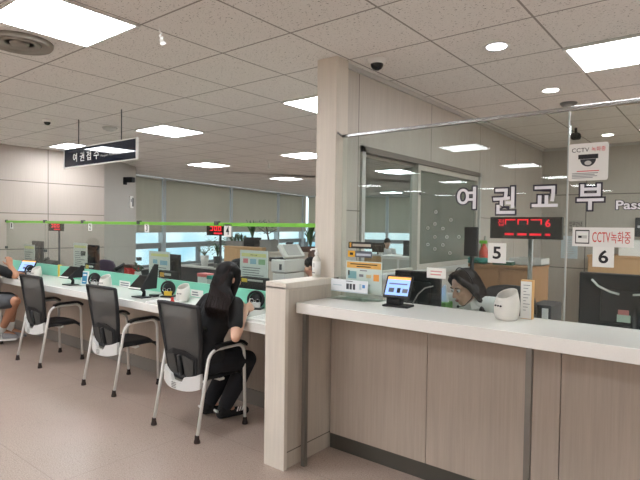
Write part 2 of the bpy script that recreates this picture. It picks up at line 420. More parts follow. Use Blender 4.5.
# window front of the office: sill wall, frames, glass, mullions, roller blinds
def facade(idx, p, d, n, L, bays, sill=.47, rail0=.93, rail1=1.07, blind=1.36):
    """p start, d along, n into the room; bays = mullion positions along d"""
    m = Matrix(((d.x, n.x, 0, p.x), (d.y, n.y, 0, p.y), (0, 0, 1, 0), (0, 0, 0, 1)))
    low = MB(); low.box((0, -.2, 0), (L, 0, sill), M((96, 98, 100), .7, var=.03), mx=m)
    low.box((0, -.2, sill-.03), (L, .16, sill), MAT['light_grey'], mx=m)
    struct(low.build('wall_sill_%d' % idx))
    struct(MB().box((0, -.2, H-.06), (L, -.02, H), MAT['grey'], mx=m).build('wall_head_%d' % idx))
    edges = [0] + list(bays) + [L]
    fm = M((150, 156, 160), .45)
    for i in range(len(edges)-1):
        a, b = edges[i], edges[i+1]
        w = MB()
        w.box((a, -.12, rail0), (b, -.04, rail1), fm, mx=m)
        w.box((a, -.12, sill), (b, -.04, sill+.06), fm, mx=m)
        k = max(1, round((b-a)/1.6))
        for j in range(k+1):
            x = a + (b-a)*j/k
            w.box((x-.06, -.12, sill), (x+.06, -.04, rail0), fm, mx=m)
        win = struct(w.build('window_%d' % (idx*10+i)))
        MB().box((a, -.085, sill+.05), (b, -.075, H-.06), MAT['window'], mx=m).build('pane', win)
    for i, x in enumerate(bays):
        struct(MB().box((x-.05, -.14, sill), (x+.05, .03, H-.0), M((206, 214, 220), .5, var=.02), mx=m).build('trim_%d' % (idx*10+i)))
    return m, edges, blind
fm1 = facade(2, F0, fd, fn, (F1-F0).length, (1.05, 3.95, 6.75, 8.6))
fm2 = facade(4, ba, bd, Vector((.425, -.905, 0)), 14.0, (1.3, 3.15, 5.0, 6.9, 8.8, 10.7))
bl = 0
for (m, edges, bz) in (fm1, fm2):
    for i in range(len(edges)-1):
        a, b = edges[i]+.06, edges[i+1]-.06
        root = empty('roller_blind', m @ Vector(((a+b)/2, -.02, bz)),
                     ['grey roller blind in the first bay of the window front, next to the grey pillar', 'grey roller blind in the second bay of the window front above sign 4',
                      'grey roller blind in the third bay of the window front above the planters', 'grey roller blind in the narrow fourth bay of the window front above the copier', 'grey roller blind in the last bay of the window front, beside the pale pier',
                      'grey roller blind in the far corner, seen through the staff window', 'grey roller blind beside the first post seen through the staff window', 'grey roller blind past the bright post, seen through the staff window',
                      'grey roller blind deep in the office, fourth along the far wall', 'grey roller blind deep in the office, fifth along the far wall', 'grey roller blind deep in the office, sixth along the far wall', 'grey roller blind deep in the office, at the end of the far wall'][bl], 'blind', 'roller blinds on the office windows')
        c = MB(); nseg = 24
        for j in range(nseg):
            x0, x1 = a+(b-a)*j/nseg, a+(b-a)*(j+1)/nseg
            y0, y1 = -.012+.004*sin(j*1.3), -.012+.004*sin((j+1)*1.3)
            c.add([m @ Vector(p) for p in ((x0, y0, bz), (x1, y1, bz), (x1, y1, H-.06), (x0, y0, H-.06), (x0, y0-.004, bz), (x1, y1-.004, bz), (x1, y1-.004, H-.06), (x0, y0-.004, H-.06))],
                  [(0, 1, 2, 3), (7, 6, 5, 4), (0, 4, 5, 1), (2, 6, 7, 3)] + ([(0, 3, 7, 4)] if j == 0 else []) + ([(1, 5, 6, 2)] if j == nseg-1 else []), MAT['blind'])
        c.build('blind_fabric', root)
        MB().box((a, -.03, bz-.025), (b, 0, bz), MAT['light_grey'], mx=m).build('hem_bar', root)
        MB().tube([m @ Vector((a, -.02, H-.035)), m @ Vector((b, -.02, H-.035))], .025, MAT['light_grey']).build('roller', root)
        bl += 1
# trees and a building outside the windows
for k in range(8):
    x, y = -21 - 3*(k % 2), 4.5 + 4.2*k
    r = 1.3 + .5*random.random()
    t = empty('street_tree', (x, y, -4), 'green street tree outside the office windows', 'tree', 'trees outside the windows')
    MB().tube([(x, y, -4), (x+.1, y, -3), (x, y, -2.1)], [.2, .16, .1], MAT['brown']).build('trunk', t)
    cr = MB()
    for j in range(26):
        a, b2, q = random.uniform(0, 2*PI), random.uniform(-1, 1), random.uniform(.3, 1)
        cr.sphere((x+r*q*cos(a), y+r*q*sin(a), -2.0+b2*1.1), random.uniform(.35, .7), MAT['leaf'] if j % 2 else MAT['leaf_dark'], n=8)
    cr.build('crown', t)
struct(MB().box((-60, -20, -4.3), (-13.6, 60, -4), M((150, 155, 150), .9)).build('ground'))

# ------------------------------------------------------------------ ceiling fittings
def panel_proto():
    r = empty('ceiling_light', (0, 0, 0))
    d = MB().box((-.29, -.29, -.012), (.29, .29, -.004), MAT['lamp']); d.build('diffuser', r)
    f = MB()
    for a, b in (((-.31, -.31), (.31, -.29)), ((-.31, .29), (.31, .31)), ((-.31, -.29), (-.29, .29)), ((.29, -.29), (.31, .29))):
        f.box((a[0], a[1], -.014), (b[0], b[1], 0), MAT['white'])
    f.build('frame', r)
    return r
pl = panel_proto(); first = True
LX = (-8.10, -5.60, -3.09, -.588, 1.92)
lights = {}
lab = {(2, 1.443): 'large bright square ceiling panel light nearest the viewer, at upper left', (3, 3.953): 'bright square ceiling panel light over the right counter, at the upper right edge',
       (2, 3.953): 'square ceiling panel light partly hidden by the pale pier', (1, 3.953): 'square ceiling panel light just right of the navy hanging sign', (0, 3.953): 'square ceiling panel light above and left of the navy hanging sign',
       (1, 6.62): 'square ceiling panel light deep in the office, close to the pale pier', (0, 6.62): 'square ceiling panel light deep in the office above the second mullion', (0, 9.6): 'small distant square ceiling panel light, farthest left of the pier',
       (1, 9.5): 'square ceiling panel light seen through the staff window, the nearer one', (1, 12.6): 'square ceiling panel light seen through the staff window, next behind the nearest', (0, 15.3): 'faint square ceiling panel light above the far office corner'}
FILL_PANELS = [(.35, 6.62), (.35, 5.3), (1.92, 5.3)]  # unseen panels added to brighten the room behind the right glass
rows = [(y, (0, 1, 2, 3, 4)) for y in (1.443, -1.3, -3.9, -6.5, -9.1, -11.4)] + [(3.953, (0, 1, 2, 3, 4)), (6.62, (0, 1, 2, 4)), (9.5, (0, 1, 2)), (12.6, (0, 1)), (15.3, (0, 1))]  # gapped row: last panel added out of view to brighten the right room
for y, cols in rows:
    for c in cols:
        if (y, c) in ((9.5, 2), (1.443, 3), (-1.3, 0)): continue
        x = LX[c]
        if (y, c) == (3.953, 0): x = -7.98
        if (y, c) == (1.443, 0): x = -7.8
        if y == 9.5 and c == 0: x, y2 = -8.75, 9.6
        else: y2 = y
        if y == 12.6 and c == 0: x = -8.9
        if y == 15.3: x -= 1.0
        o = pl if first else copy_tree(pl); first = False
        o.location = (x, y2, H)
        l = lab.get((c, y2)) or lab.get((c, y))
        if not l:
            if y < 1.4: l = 'square ceiling panel light over the waiting hall, seen only as a reflection in the glass'
            else: l = {(0, 1.443): 'square ceiling panel light over the left end of the waiting hall', (1, 1.443): 'square ceiling panel light over the middle of the waiting hall'}.get((c, y), 'square ceiling panel light added outside the view to brighten the right room')
        tag(o, l, 'ceiling light', 'square ceiling panel lights')

for x, y in FILL_PANELS:
    o = copy_tree(pl); o.location = (x, y, H); tag(o, 'square ceiling panel light added outside the view to brighten the right room', 'ceiling light', 'square ceiling panel lights')
def downlight(x, y, label, mat):
    r = empty('downlight', (x, y, H), label, 'downlight', 'round ceiling downlights')
    MB().lathe([(.062, -.004), (.082, -.006), (.085, -.001), (.085, 0)], (x, y, H), MAT['white']).build('ring', r)
    MB().lathe([(.062, -.007), (.062, -.002)], (x, y, H), MAT[mat]).build('lens', r)
downlight(-1.225, 3.35, 'round cool-white downlight nearest, above the right counter', 'spot_cool')
downlight(-1.235, 4.67, 'round warm downlight just in front of the glass top rail', 'spot')
downlight(-1.235, 7.25, 'round downlight seen through the glass beside the square camera notice', 'spot')
def detector(x, y, r0, label, cat, name, mat='grey'):
    r = empty(name, (x, y, H), label, cat)
    MB().lathe([(r0*.55, -.03), (r0*.8, -.028), (r0, -.008), (r0, 0)], (x, y, H), MAT[mat]).build('cover', r)
    MB().lathe([(r0*.42, -.042), (r0*.5, -.038), (r0*.5, -.028)], (x, y, H), MAT['light_grey']).build('sensor_cap', r)
detector(-1.225, 5.24, .075, 'flat round grey smoke detector just above the glass top rail', 'smoke detector', 'smoke_detector')
detector(-6.05, 3.4, .09, 'small round ceiling detector above the navy hanging sign', 'smoke detector', 'smoke_detector', 'light_grey')
detector(-5.1, 9.2, .08, 'tiny dark ceiling detector seen through the staff window', 'smoke detector', 'smoke_detector')
rt = empty('ceiling_diffuser', (-3.68, 1.44, H), 'round grey ceiling air diffuser beside the brightest light panel, cut by the left edge', 'air diffuser')
for k, rr in enumerate((.2, .13, .06)):
    MB().lathe([(rr-.045, -.012), (rr-.01, -.03), (rr, -.012), (rr, 0), (rr-.045, 0)], (-3.68, 1.44, H), M((150, 145, 136), .6)).build('diffuser_ring', rt)
def dome_cam(x, y, label, s=1.0):
    r = empty('dome_camera', (x, y, H), label, 'security camera')
    MB().lathe([(.055*s, -.035*s), (.064*s, -.02*s), (.066*s, 0)], (x, y, H), MAT['white']).build('housing', r)
    MB().sphere((x, y, H-.035*s), .046*s, MAT['gloss_black'], (1, 1, .95)).build('dome', r)
dome_cam(-1.99, 3.12, 'white dome security camera with dark bubble on ceiling beside the pale pier')
dome_cam(-6.2, 2.72, 'small white dome security camera on the ceiling above the left counter', .8)
c2 = empty('box_camera', (-1.45, 6.57, H), 'dark security camera hanging from ceiling behind the glass, beside the square notice', 'security camera')
MB().tube([(-1.45, 6.57, H), (-1.45, 6.57, H-.08)], .015, MAT['black']).build('bracket', c2)
MB().box((-1.50, 6.52, H-.135), (-1.40, 6.62, H-.06), MAT['matte_black'], .02).build('body', c2)
# tape scraps left on the ceiling
def tape(x, y, L, label):
    p = [(x, y, H)]
    for i in range(1, 9): p.append((x + random.uniform(-.012, .012) + .025*i/8, y+random.uniform(-.01, .01), H - L*i/8))
    m = MB()
    for i in range(8):
        w = .007 + .016*(i/7)**2
        a, b = Vector(p[i]), Vector(p[i+1])
        m.prism([a+Vector((-w, 0, 0)), a+Vector((w, 0, 0)), b+Vector((w*1.2, .004, 0)), b+Vector((-w, .004, 0))], (0, .002, 0), MAT['white'])
    tag(m.build('tape_scrap'), label, 'tape')
tape(-2.72, 1.84, .11, 'scrap of white tape dangling from ceiling right of the nearest light panel')
tape(-6.55, 6.7, .16, 'small white scrap dangling from the distant ceiling near the pale pier')

# ================================================================== RIGHT COUNTER
# half wall that ends the counter
hw = MB()
hw.box((PX0+.004, 2.405, 0), (PX1-.012, 3.03, 1.165), MAT['half_side'])
hw.box((PX0, 2.39, 0), (PX1, 2.42, 1.165), MAT['post'], .003)
hw.box((PX0, 2.39, 1.15), (PX1, 2.89, 1.192), MAT['post'], .004)
hw.box((PX1-.02, 2.42, 1.135), (PX1-.004, 2.89, 1.15), MAT['beige'])
struct(hw.build('wall_half'))

SZ, SF, SB = 1.06, 2.49, 2.985
slab = empty('countertop', (-.3, 2.7, .99), 'long white stone countertop of the right-hand counter under the glass screen', 'countertop')
MB().box((PX1, SF, .993), (3.4, SB, SZ), MAT['slab'], .004).build('stone_slab', slab)
for x, nm in ((-2.125, 0), (-.735, 1), (1.4, 1)):
    MB().box((x-.014, SF+.03, 0), (x+.014, SF+.06, .993), M((128, 124, 118), .35, .7)).build('support_post', slab)
base = empty('counter_base', (-.3, 2.9, 0), 'wood-grain panelled base of the right-hand counter with dark metal kickboard', 'counter base')
xs = [PX1, -1.432, -.672, .088, .848, 1.608, 2.4, 3.4]
for a, b in zip(xs[:-1], xs[1:]):
    MB().box((a+.002, 2.866, .105), (b-.002, 2.89, .993), MAT['counter_front'], .0015).build('front_panel', base)
MB().box((PX1, 2.872, 0), (3.4, 2.95, .103), MAT['kick']).build('kickboard', base)
MB().box((PX1, 2.89, .103), (3.4, 2.95, .985), MAT['grey']).build('carcass', base)

RZ = 2.185
rail = empty('top_rail', (-.3, GY, RZ), 'slim stainless steel rail along the top edge of the right glass screen', 'rail')
MB().box((PX1-.03, GY-.014, RZ-.008), (3.4, GY+.014, RZ+.014), M((176, 178, 178), .22, .9), .005).build('rail_bar', rail)
MB().tube([(PX1, GY-.07, RZ+.02), (PX1, GY-.02, RZ+.005)], .008, MAT['steel']).build('bracket', rail)
def pane(x0, x1, label):
    g = empty('glass_screen', ((x0+x1)/2, GY, SZ), label, 'glass screen', 'glass screens of the right counter')
    MB().box((x0, GY-.004, SZ), (x1, GY+.004, RZ-.01), MAT['glass']).build('pane', g)
    MB().box((x1-.0015, GY-.005, SZ), (x1+.0055, GY+.005, RZ-.01), M((176, 184, 182), .3, 0, .02)).build('silicone_joint', g)
    return g
g5 = pane(PWX+.05, -.692, 'tall clear glass pane behind counter number 5, with white lettering')
g6 = pane(-.682, .80, 'tall clear glass pane behind counter number 6, cut by the right edge')
pane(.81, 3.4, 'tall clear glass pane beyond the right edge of the view')
for (x, y) in ((451, 220), (435, 224), (428, 228), (443, 228.5), (435, 237), (447, 237), (459, 237), (428, 244.5), (443, 245), (435, 249), (450, 253), (436, 212)):
    p = at_y(x, y, GY-.004)
    MB().tube([(p.x+.0085*cos(a), p.y-.002, p.z+.0085*sin(a)) for a in [2*PI*k/14 for k in range(14)]], .0022, MAT['light_grey'], 5, True).build('speech_hole', g5)

# lettering stuck on the glass
TY = GY-.0055
let = empty('window_lettering', (-.9, TY, 1.65), 'large white Korean lettering with dark outline stuck across the right glass', 'lettering')
white_l = M((240, 240, 246), .5, var=.01); dark_l = M((44, 42, 58), .6)
def letter(ch, px, name='letter'):
    a = at_y(px[0], (px[1]+px[3])/2, TY); b = at_y(px[2], (px[1]+px[3])/2, TY); c = at_y((px[0]+px[2])/2, px[1], TY).z; d = at_y((px[0]+px[2])/2, px[3], TY).z
    o = MB().text(ch, white_l, (a.x, b.x, d, c), y=TY-.0012, offset=.02).build(name, let)
    # dark outline: the same glyph, thickened
    me0, me1 = text_mesh(ch, .02), text_mesh(ch, .075)
    w0 = max(v.co.x for v in me0.vertices)-min(v.co.x for v in me0.vertices); w1 = max(v.co.x for v in me1.vertices)-min(v.co.x for v in me1.vertices)
    h0 = max(v.co.y for v in me0.vertices)-min(v.co.y for v in me0.vertices); h1 = max(v.co.y for v in me1.vertices)-min(v.co.y for v in me1.vertices)
    ex = (b.x-a.x)*(w1/w0-1)/2; ez = (c-d)*(h1/h0-1)/2
    MB().text(ch, dark_l, (a.x-ex, b.x+ex, d-ez, c+ez), y=TY-.0002, offset=.075).build('outline', o)
letter('여', (457, 187, 476, 209)); letter('권', (493, 187, 515, 214)); letter('교', (532, 186, 558, 207)); letter('부', (577, 184, 604, 210))
letter('Passport', (616, 200, 676, 212), 'word')

def W(px, py, Y): return at_y(px, py, Y)
def plate(name, label, cat, px, Y, mat, th=.004, group=None, marks=(), rnd=.0, parent=None):
    """thin flat sign facing the hall; px = (x0, y0, x1, y1) surveyed on plane Y; marks = rectangles / words in 0..1 sign space"""
    x0, x1 = W(px[0], (px[1]+px[3])/2, Y).x, W(px[2], (px[1]+px[3])/2, Y).x
    zt, zb = W((px[0]+px[2])/2, px[1], Y).z, W((px[0]+px[2])/2, px[3], Y).z
    return plate_w(name, label, cat, x0, x1, zb, zt, Y, mat, th, group, marks, rnd)
def plate_w(name, label, cat, x0, x1, zb, zt, Y, mat, th=.004, group=None, marks=(), rnd=0.0):
    m = MB()
    if rnd:
        pts = []
        for cx_, cz_, a0 in ((x1-rnd, zb+rnd, -PI/2), (x1-rnd, zt-rnd, 0), (x0+rnd, zt-rnd, PI/2), (x0+rnd, zb+rnd, PI)):
            for k in range(6): a = a0 + PI/2*k/5; pts.append((cx_+rnd*cos(a), Y, cz_+rnd*sin(a)))
        m.prism(pts, (0, th, 0), mat)
    else: m.box((x0, Y, zb), (x1, Y+th, zt), mat)
    fx = lambda u: x0+(x1-x0)*u
    fz = lambda v: zb+(zt-zb)*v
    for li, k in enumerate(marks):
        lo = .0006 + .00012*li
        if k[0] == 'r': m.box((fx(k[1]), Y-lo, fz(k[2])), (fx(k[3]), Y, fz(k[4])), k[5])
        elif k[0] == 't': m.text(k[5], k[6], offset=.022 if len(k[5]) == 1 else 0, box= (fx(k[1]), fx(k[3]), fz(k[2]), fz(k[4])), y=Y-.0002, extrude=lo)
        elif k[0] == 'p': m.prism([(fx(u), Y-lo, fz(v)) for u, v in k[1]], (0, .0004, 0), k[2])
    o = m.build(name)
    if label: tag(o, label, cat, group)
    return o
ink = M((28, 28, 32), .7); faint = M((130, 132, 138), .7)
RED, NAVY = MAT['red'], MAT['navy']
redtext = M((214, 40, 60), .6)
def textlines(u0, u1, v0, v1, n, mat, seed=1, fill=.5):
    r = random.Random(seed); out = []
    for i in range(n):
        vb = v0+(v1-v0)*i/n; out.append(('r', u0, vb, u0+(u1-u0)*r.uniform(.55, 1), vb+(v1-v0)/n*fill, mat))
    return out
arc = [(.30+.40*(.5-.5*cos(PI*k/12)), .575-.20*sin(PI*k/12)) for k in range(13)]
plate('camera_notice', 'white square notice with dome camera picture at top of the glass seam', 'notice', (568.6, 143, 608.3, 180.5), TY-.004, MAT['white'], rnd=.012,
      marks=[('t', .08, .77, .52, .88, 'CCTV', ink), ('t', .58, .77, .93, .89, '녹화중', redtext), ('r', .25, .58, .75, .70, ink), ('p', arc, M((44, 46, 52), .4)), ('p', [(.42+.09*cos(a)+.08, .47+.06*sin(a)) for a in [2*PI*k/12 for k in range(12)]], MAT['light_grey'])] +
      [('r', .22, .245, .78, .265, redtext)] + textlines(.1, .9, .07, .23, 4, faint, 3, .4))
plate('camera_banner', 'long white banner with red Korean camera warning above number 6', 'notice', (572.3, 227.5, 634, 247), TY-.004, MAT['white'],
      marks=[('r', .05, .14, .29, .86, ink), ('r', .065, .2, .275, .8, MAT['white']), ('r', .16, .42, .25, .58, MAT['light_grey']), ('r', .1, .44, .16, .56, ink), ('t', .34, .24, .63, .76, 'CCTV', RED), ('t', .64, .2, .95, .8, '녹화중', RED)])
plate('number_card', 'white card with black number 5 on the glass', 'number card', (488, 243, 506, 263), TY-.003, MAT['paper'], .002, 'counter number cards on the right glass', [('t', .27, .2, .72, .82, '5', ink)])
plate('number_card', 'white card with black number 6 on the glass', 'number card', (592.5, 247, 614, 267.2), TY-.003, MAT['paper'], .002, 'counter number cards on the right glass', [('t', .28, .19, .74, .85, '6', ink)])
plate('window_sticker', 'dark strip sticker on the glass near the pale pier, upper of two', 'sticker', (348.5, 242, 372, 248.5), TY-.003, MAT['black'], .002, None, [('r', .05, .15, .12, .85, MAT['orange']), ('r', .18, .3, .95, .7, M((190, 180, 165), .6))])
plate('window_sticker', 'strip sticker with yellow square on the glass near the pale pier, lower of two', 'sticker', (348, 251, 372, 257.3), TY-.003, M((96, 100, 112), .5), .002, None, [('r', 0, 0, .3, 1, M((232, 176, 50), .5)), ('r', .08, .3, .22, .7, ink), ('r', .36, .25, .95, .6, M((190, 196, 205), .6))])
plate('window_label', 'small white label with faint red print stuck on the glass left of the clerk', 'label', (426.8, 268, 445.8, 278.3), TY-.003, MAT['paper'], .002, None, [('r', .2, .6, .8, .72, M((220, 160, 160), .6)), ('r', .2, .3, .75, .42, M((225, 150, 150), .6))])
# LED call board on its pole behind the glass
p0, p1 = W(490, 228, 3.22), W(562, 229, 3.22); zt, zb = W(526, 217, 3.22).z, W(526, 239, 3.22).z
led = empty('call_display', ((p0.x+p1.x)/2, 3.25, .74), 'black call display with red digits on a pole behind number 5', 'LED display')
MB().box((p0.x, 3.22, zb), (p1.x, 3.26, zt), MAT['gloss_black'], .003).build('case', led)
xm = W(530, 260, 3.27).x
MB().tube([(xm, 3.275, .74), (xm, 3.275, zt-.02)], .014, MAT['steel']).build('pole', led)
MB().lathe([(.09, 0), (.09, .012), (.02, .02)], (xm, 3.275, .742), MAT['steel']).build('foot', led)
LW, LH = p1.x-p0.x, zt-zb
dg_ = MB()
def seg(u0, v0, u1, v1): dg_.box((p0.x+LW*u0, 3.2185, zb+LH*v0), (p0.x+LW*u1, 3.22, zb+LH*v1), MAT['led'])
def digit(u, segs, w=.14, v0=.5, v1=.9):
    t = .055; tu = t*LH/LW; vm = (v0+v1)/2
    S = dict(a=(u, v1-t, u+w, v1), b=(u+w-tu, vm, u+w, v1), c=(u+w-tu, v0, u+w, vm), d=(u, v0, u+w, v0+t), e=(u, v0, u+tu, vm), f=(u, vm, u+tu, v1), g=(u, vm-t/2, u+w, vm+t/2))
    for k in segs: seg(*S[k])
dg_.text('접', MAT['led'], (p0.x+LW*.115, p0.x+LW*.2, zb+LH*.58, zb+LH*.9), y=3.219)
digit(.22, 'af', .15, .4, .9); digit(.4, 'abf', .15, .4, .9); digit(.585, 'ab', .15, .4, .9)
dg_.text('6', MAT['led'], (p0.x+LW*.78, p0.x+LW*.85, zb+LH*.55, zb+LH*.9), y=3.219, offset=.03)
for u0, u1 in ((.22, .35), (.40, .53), (.57, .73), (.78, .85)): seg(u0, .16, u1, .26)
dg_.build('digits', led)

# staff desk behind the right counter
def desk(name, x0, x1, y0, y1, z, label, mat='light_grey'):
    d = empty(name, ((x0+x1)/2, (y0+y1)/2, 0), label, 'desk')
    MB().box((x0, y0, z-.03), (x1, y1, z), MAT[mat], .004).build('desk_top', d)
    for x in (x0+.02, x1-.06): MB().box((x, y0+.03, 0), (x+.04, y1-.03, z-.03), MAT[mat]).build('leg', d)
    MB().box((x0+.06, y0+.05, .25), (x1-.06, y0+.07, z-.03), MAT[mat]).build('modesty_panel', d)
    return d
desk('staff_desk', -2.15, 3.3, 2.99, 3.46, .74, 'pale staff desk behind the right counter, under the monitors')

def monitor(x, y, z, w, h, label, rz=0, screen=False, tilt=0, z_desk=.74, group=None, extra=None):
    """computer display; its back looks towards -y (the hall) unless screen is True"""
    r = empty('monitor', (x, y, z_desk), label, 'monitor', group, rz)
    mb = MB().box((-w/2, -.02, z-z_desk-h/2), (w/2, .012, z-z_desk+h/2), MAT['matte_black'], .008)
    o = mb.build('casing', None); o.parent = r
    o = MB().box((-w*.3, -.04, z-z_desk-h*.3), (w*.3, -.015, z-z_desk+h*.25), MAT['black'], .01).build('rear_bulge'); o.parent = r
    o = MB().box((-w/2+.012, .0125, z-z_desk-h/2+.014), (w/2-.012, .0135, z-z_desk+h/2-.012), MAT['screen']).build('screen'); o.parent = r
    o = MB().tube([(0, -.02, .01), (0, -.035, (z-z_desk)*.6), (0, -.02, z-z_desk)], .02, MAT['black']).build('stand_neck'); o.parent = r
    o = MB().box((-.11, -.11, 0), (.11, .07, .012), MAT['black'], .004).build('stand_base'); o.parent = r
    return r
m6 = monitor(-.40, 3.30, 1.135, .57, .345, 'large black monitor seen from behind at counter 6, with white cable and sticker')
cab = [(-.235+.002, -.06, .545), (-.19, -.062, .50), (-.13, -.064, .475), (-.06, -.063, .46)]
o = MB().tube([(-.215, -.045, .53), (-.18, -.05, .495), (-.12, -.055, .468), (-.075, -.055, .458)], .006, MAT['white']).build('cable'); o.parent = m6
o = MB().tube([(-.01, -.055, .46), (.04, -.06, .468), (.12, -.055, .47), (.22, -.05, .44)], .006, MAT['white']).build('cable'); o.parent = m6
o = MB().box((-.085, -.046, .305), (-.02, -.041, .345), M((196, 214, 200), .6)).box((-.08, -.046, .345), (-.028, -.041, .372), M((206, 130, 130), .6)).build('sticker'); o.parent = m6
o = MB().box((-.065, -.024, .232), (0, -.02, .246), MAT['silver']).build('badge'); o.parent = m6
monitor(-1.72, 3.28, 1.10, .34, .29, 'black monitor seen from behind, between the counter tablet and the clerk', .12)

# things standing on the right countertop
def tablet(x, y, z, rz, label, lit=True, w=.20, h=.135, group=None, keys=False):
    r = empty('signing_tablet', (x, y, z), label, 'tablet', group, rz)
    def P(mb, n, par=r):
        o = mb.build(n); o.parent = par; return o
    P(MB().box((-.085, -.05, 0), (.085, .06, .012), MAT['black'], .004), 'base')
    P(MB().tube([(0, .03, .01), (0, .035, .05), (0, .0, .10)], [.02, .016, .02], MAT['black']), 'stand_neck')
    mx = Matrix.Translation((0, -.005, .125 if lit else .15)) @ Matrix.Rotation(math.radians(-28 if lit else -48), 4, 'X')
    body = P(MB().box((-w/2, 0, -h/2), (w/2, .016, h/2), MAT['black'], .005, mx=mx), 'body')
    if lit:
        P(MB().box((-w/2+.012, -.001, -h/2+.016), (w/2-.012, 0, h/2-.03), MAT['screen'], mx=mx).box((-w/2+.012, -.001, h/2-.03), (w/2-.012, 0, h/2-.012), MAT['screen_orange'], mx=mx)
          .box((-.055, -.0018, -.04), (-.02, -.001, -.012), M((90, 96, 110), .5), mx=mx).box((.0, -.0018, -.042), (.022, -.001, -.01), ink, mx=mx).box((.035, -.0018, -.04), (.07, -.001, -.014), M((120, 124, 136), .5), mx=mx).box((-.06, -.0018, .012), (.06, -.001, .02), M((110, 116, 150), .5), mx=mx), 'screen', body)
    else:
        P(MB().box((-w/2+.01, -.001, -h/2+.02), (w/2-.01, 0, h/2-.01), MAT['gloss_black'], mx=mx), 'screen', body)
        P(MB().box((-w/2, -.003, -h/2), (w/2, .0, -h/2+.016), MAT['silver'], mx=mx), 'trim_strip', body)
        hh = .32 if keys else .22
        P(MB().prism([(w/2, -.09, .09), (w/2, .09, .09), (w/2, .11, hh), (w/2, .07, hh+.005)], (.012, 0, 0), MAT['matte_black']), 'privacy_hood', body)
    return r
t5 = tablet(-1.605, 2.80, SZ, .12, 'black tablet with lit blue and orange screen on the right countertop', True, .175, .15)
o = MB().box((-.075, -.01, .012), (.02, .05, .06), MAT['matte_black'], .006).build('card_reader'); o.parent = t5
o = MB().tube([(.08, .04, .02), (.11, .05, .08), (.15, .06, .12), (.2, .07, .135)], .004, MAT['grey']).build('cable'); o.parent = t5

def desk_bin(x, y, z, s, rz, label):
    """egg shaped white desk bin with slanted oval opening"""
    r = empty('desk_bin', (x, y, z), label, 'bin', 'white egg-shaped desk bins', rz)
    n, m = 28, 14; R = .07*s
    PR = ((0, .72), (.06, .84), (.2, .95), (.42, 1.0), (.65, .97), (.85, .87), (1, .78))
    def prof(t):
        for (a, u), (b, v) in zip(PR, PR[1:]):
            if t <= b: return u+(v-u)*(t-a)/(b-a)
        return PR[-1][1]
    def surf(scale, t0):
        vs = []
        for i in range(m+1):
            t = t0+(1-t0)*i/m
            rad = R*scale*prof(t)
            for k in range(n):
                a = 2*PI*k/n
                hgt = (.142 + .025*sin(a))*s            # low lip at -y (towards the hall)
                vs.append((rad*cos(a), rad*sin(a)*.92, max(.0, t*hgt)))
        return vs
    out_, inn = surf(1, 0), surf(.92, .06)
    fs = [(i*n+k, i*n+(k+1) % n, (i+1)*n+(k+1) % n, (i+1)*n+k) for i in range(m) for k in range(n)]
    w = MB(); o_ = len(out_)
    w.add(out_ + inn, fs + [tuple(reversed([o_+q for q in f])) for f in fs] + [(m*n+k, m*n+(k+1) % n, o_+m*n+(k+1) % n, o_+m*n+k) for k in range(n)] + [tuple(range(n-1, -1, -1)), tuple(o_+q for q in range(n))], M((226, 224, 216), .4, var=.02), True)
    o = w.build('body'); o.parent = r
    e = MB()
    for k in (-1, 0, 1): e.sphere((k*.018*s, -R*.985*.92, .078*s), .0055*s, ink, n=8)
    o = e.build('dot_marks'); o.parent = r
    return r
desk_bin(-.94, 2.81, SZ, 1.0, -.45, 'white egg-shaped bin with slanted opening on the right countertop')
fb = empty('framed_notice', (-.868, 2.9, SZ), 'upright white notice with orange wooden frame beside the white bin on the right countertop', 'notice')
x0, x1 = W(521, 300, 2.9).x, W(531.5, 300, 2.9).x; zt = W(526, 280, 2.9).z
MB().box((x0-.003, 2.9, SZ), (x1+.006, 2.93, zt), M((222, 178, 120), .5), .002).build('frame', fb)
sh = MB().box((x0-.002, 2.8985, SZ+.003), (x1+.0, 2.9, zt-.008), MAT['paper'])
for k in range(9): sh.box((x0+.012, 2.898, zt-.03-k*.017), (x1-.008-.01*(k % 3), 2.8986, zt-.027-k*.017), faint)
sh.build('sheet', fb)
# poster stand and name sign
x0, x1 = W(346, 275, 2.9).x, W(381.5, 275, 2.9).x; zt = W(364, 261.5, 2.9).z; zb = W(364, 294, 2.9).z
ps = empty('notice_stand', ((x0+x1)/2, 2.9, SZ), 'pale notice with orange heading standing by the glass, left of the lit tablet', 'notice stand')
MB().box((x0-.004, 2.906, SZ), (x1+.004, 2.912, zt+.004), MAT['clear']).box((x0-.004, 2.86, SZ), (x1+.004, 2.96, SZ+.006), MAT['clear']).build('acrylic_holder', ps)
pg = plate_w('sheet', None, None, x0, x1, zb, zt, 2.902, M((206, 220, 214), .6, var=.02), .003, None,
    [('r', .02, .78, .98, .97, M((226, 176, 92), .6)), ('r', .12, .89, .88, .92, ink), ('r', .3, .82, .7, .85, ink), ('r', .06, .45, .3, .68, M((130, 176, 180), .6)), ('r', .06, .55, .1, .7, ink), ('r', .38, .52, .5, .6, faint), ('r', .58, .5, .72, .6, M((214, 196, 150), .6)), ('r', .78, .42, .93, .62, M((232, 160, 80), .6)), ('r', .4, .7, .6, .73, faint)] + textlines(.06, .7, .1, .4, 5, faint, 5, .3))
pg.parent = ps; pg.matrix_parent_inverse = Matrix.Translation(-ps.location)
x0, x1 = PX1+.012, W(367.5, 288, 2.84).x; zt = W(350, 280, 2.84).z; zb = W(350, 292.5, 2.84).z
ns = empty('name_sign', ((x0+x1)/2, 2.84, SZ), 'clear acrylic name sign with Korean name at left end of the right countertop', 'sign')
MB().box((x0, 2.846, SZ), (x1, 2.850, zt+.006), MAT['clear']).box((x0, 2.80, SZ), (x1, 2.89, SZ+.005), MAT['clear']).build('acrylic_holder', ns)
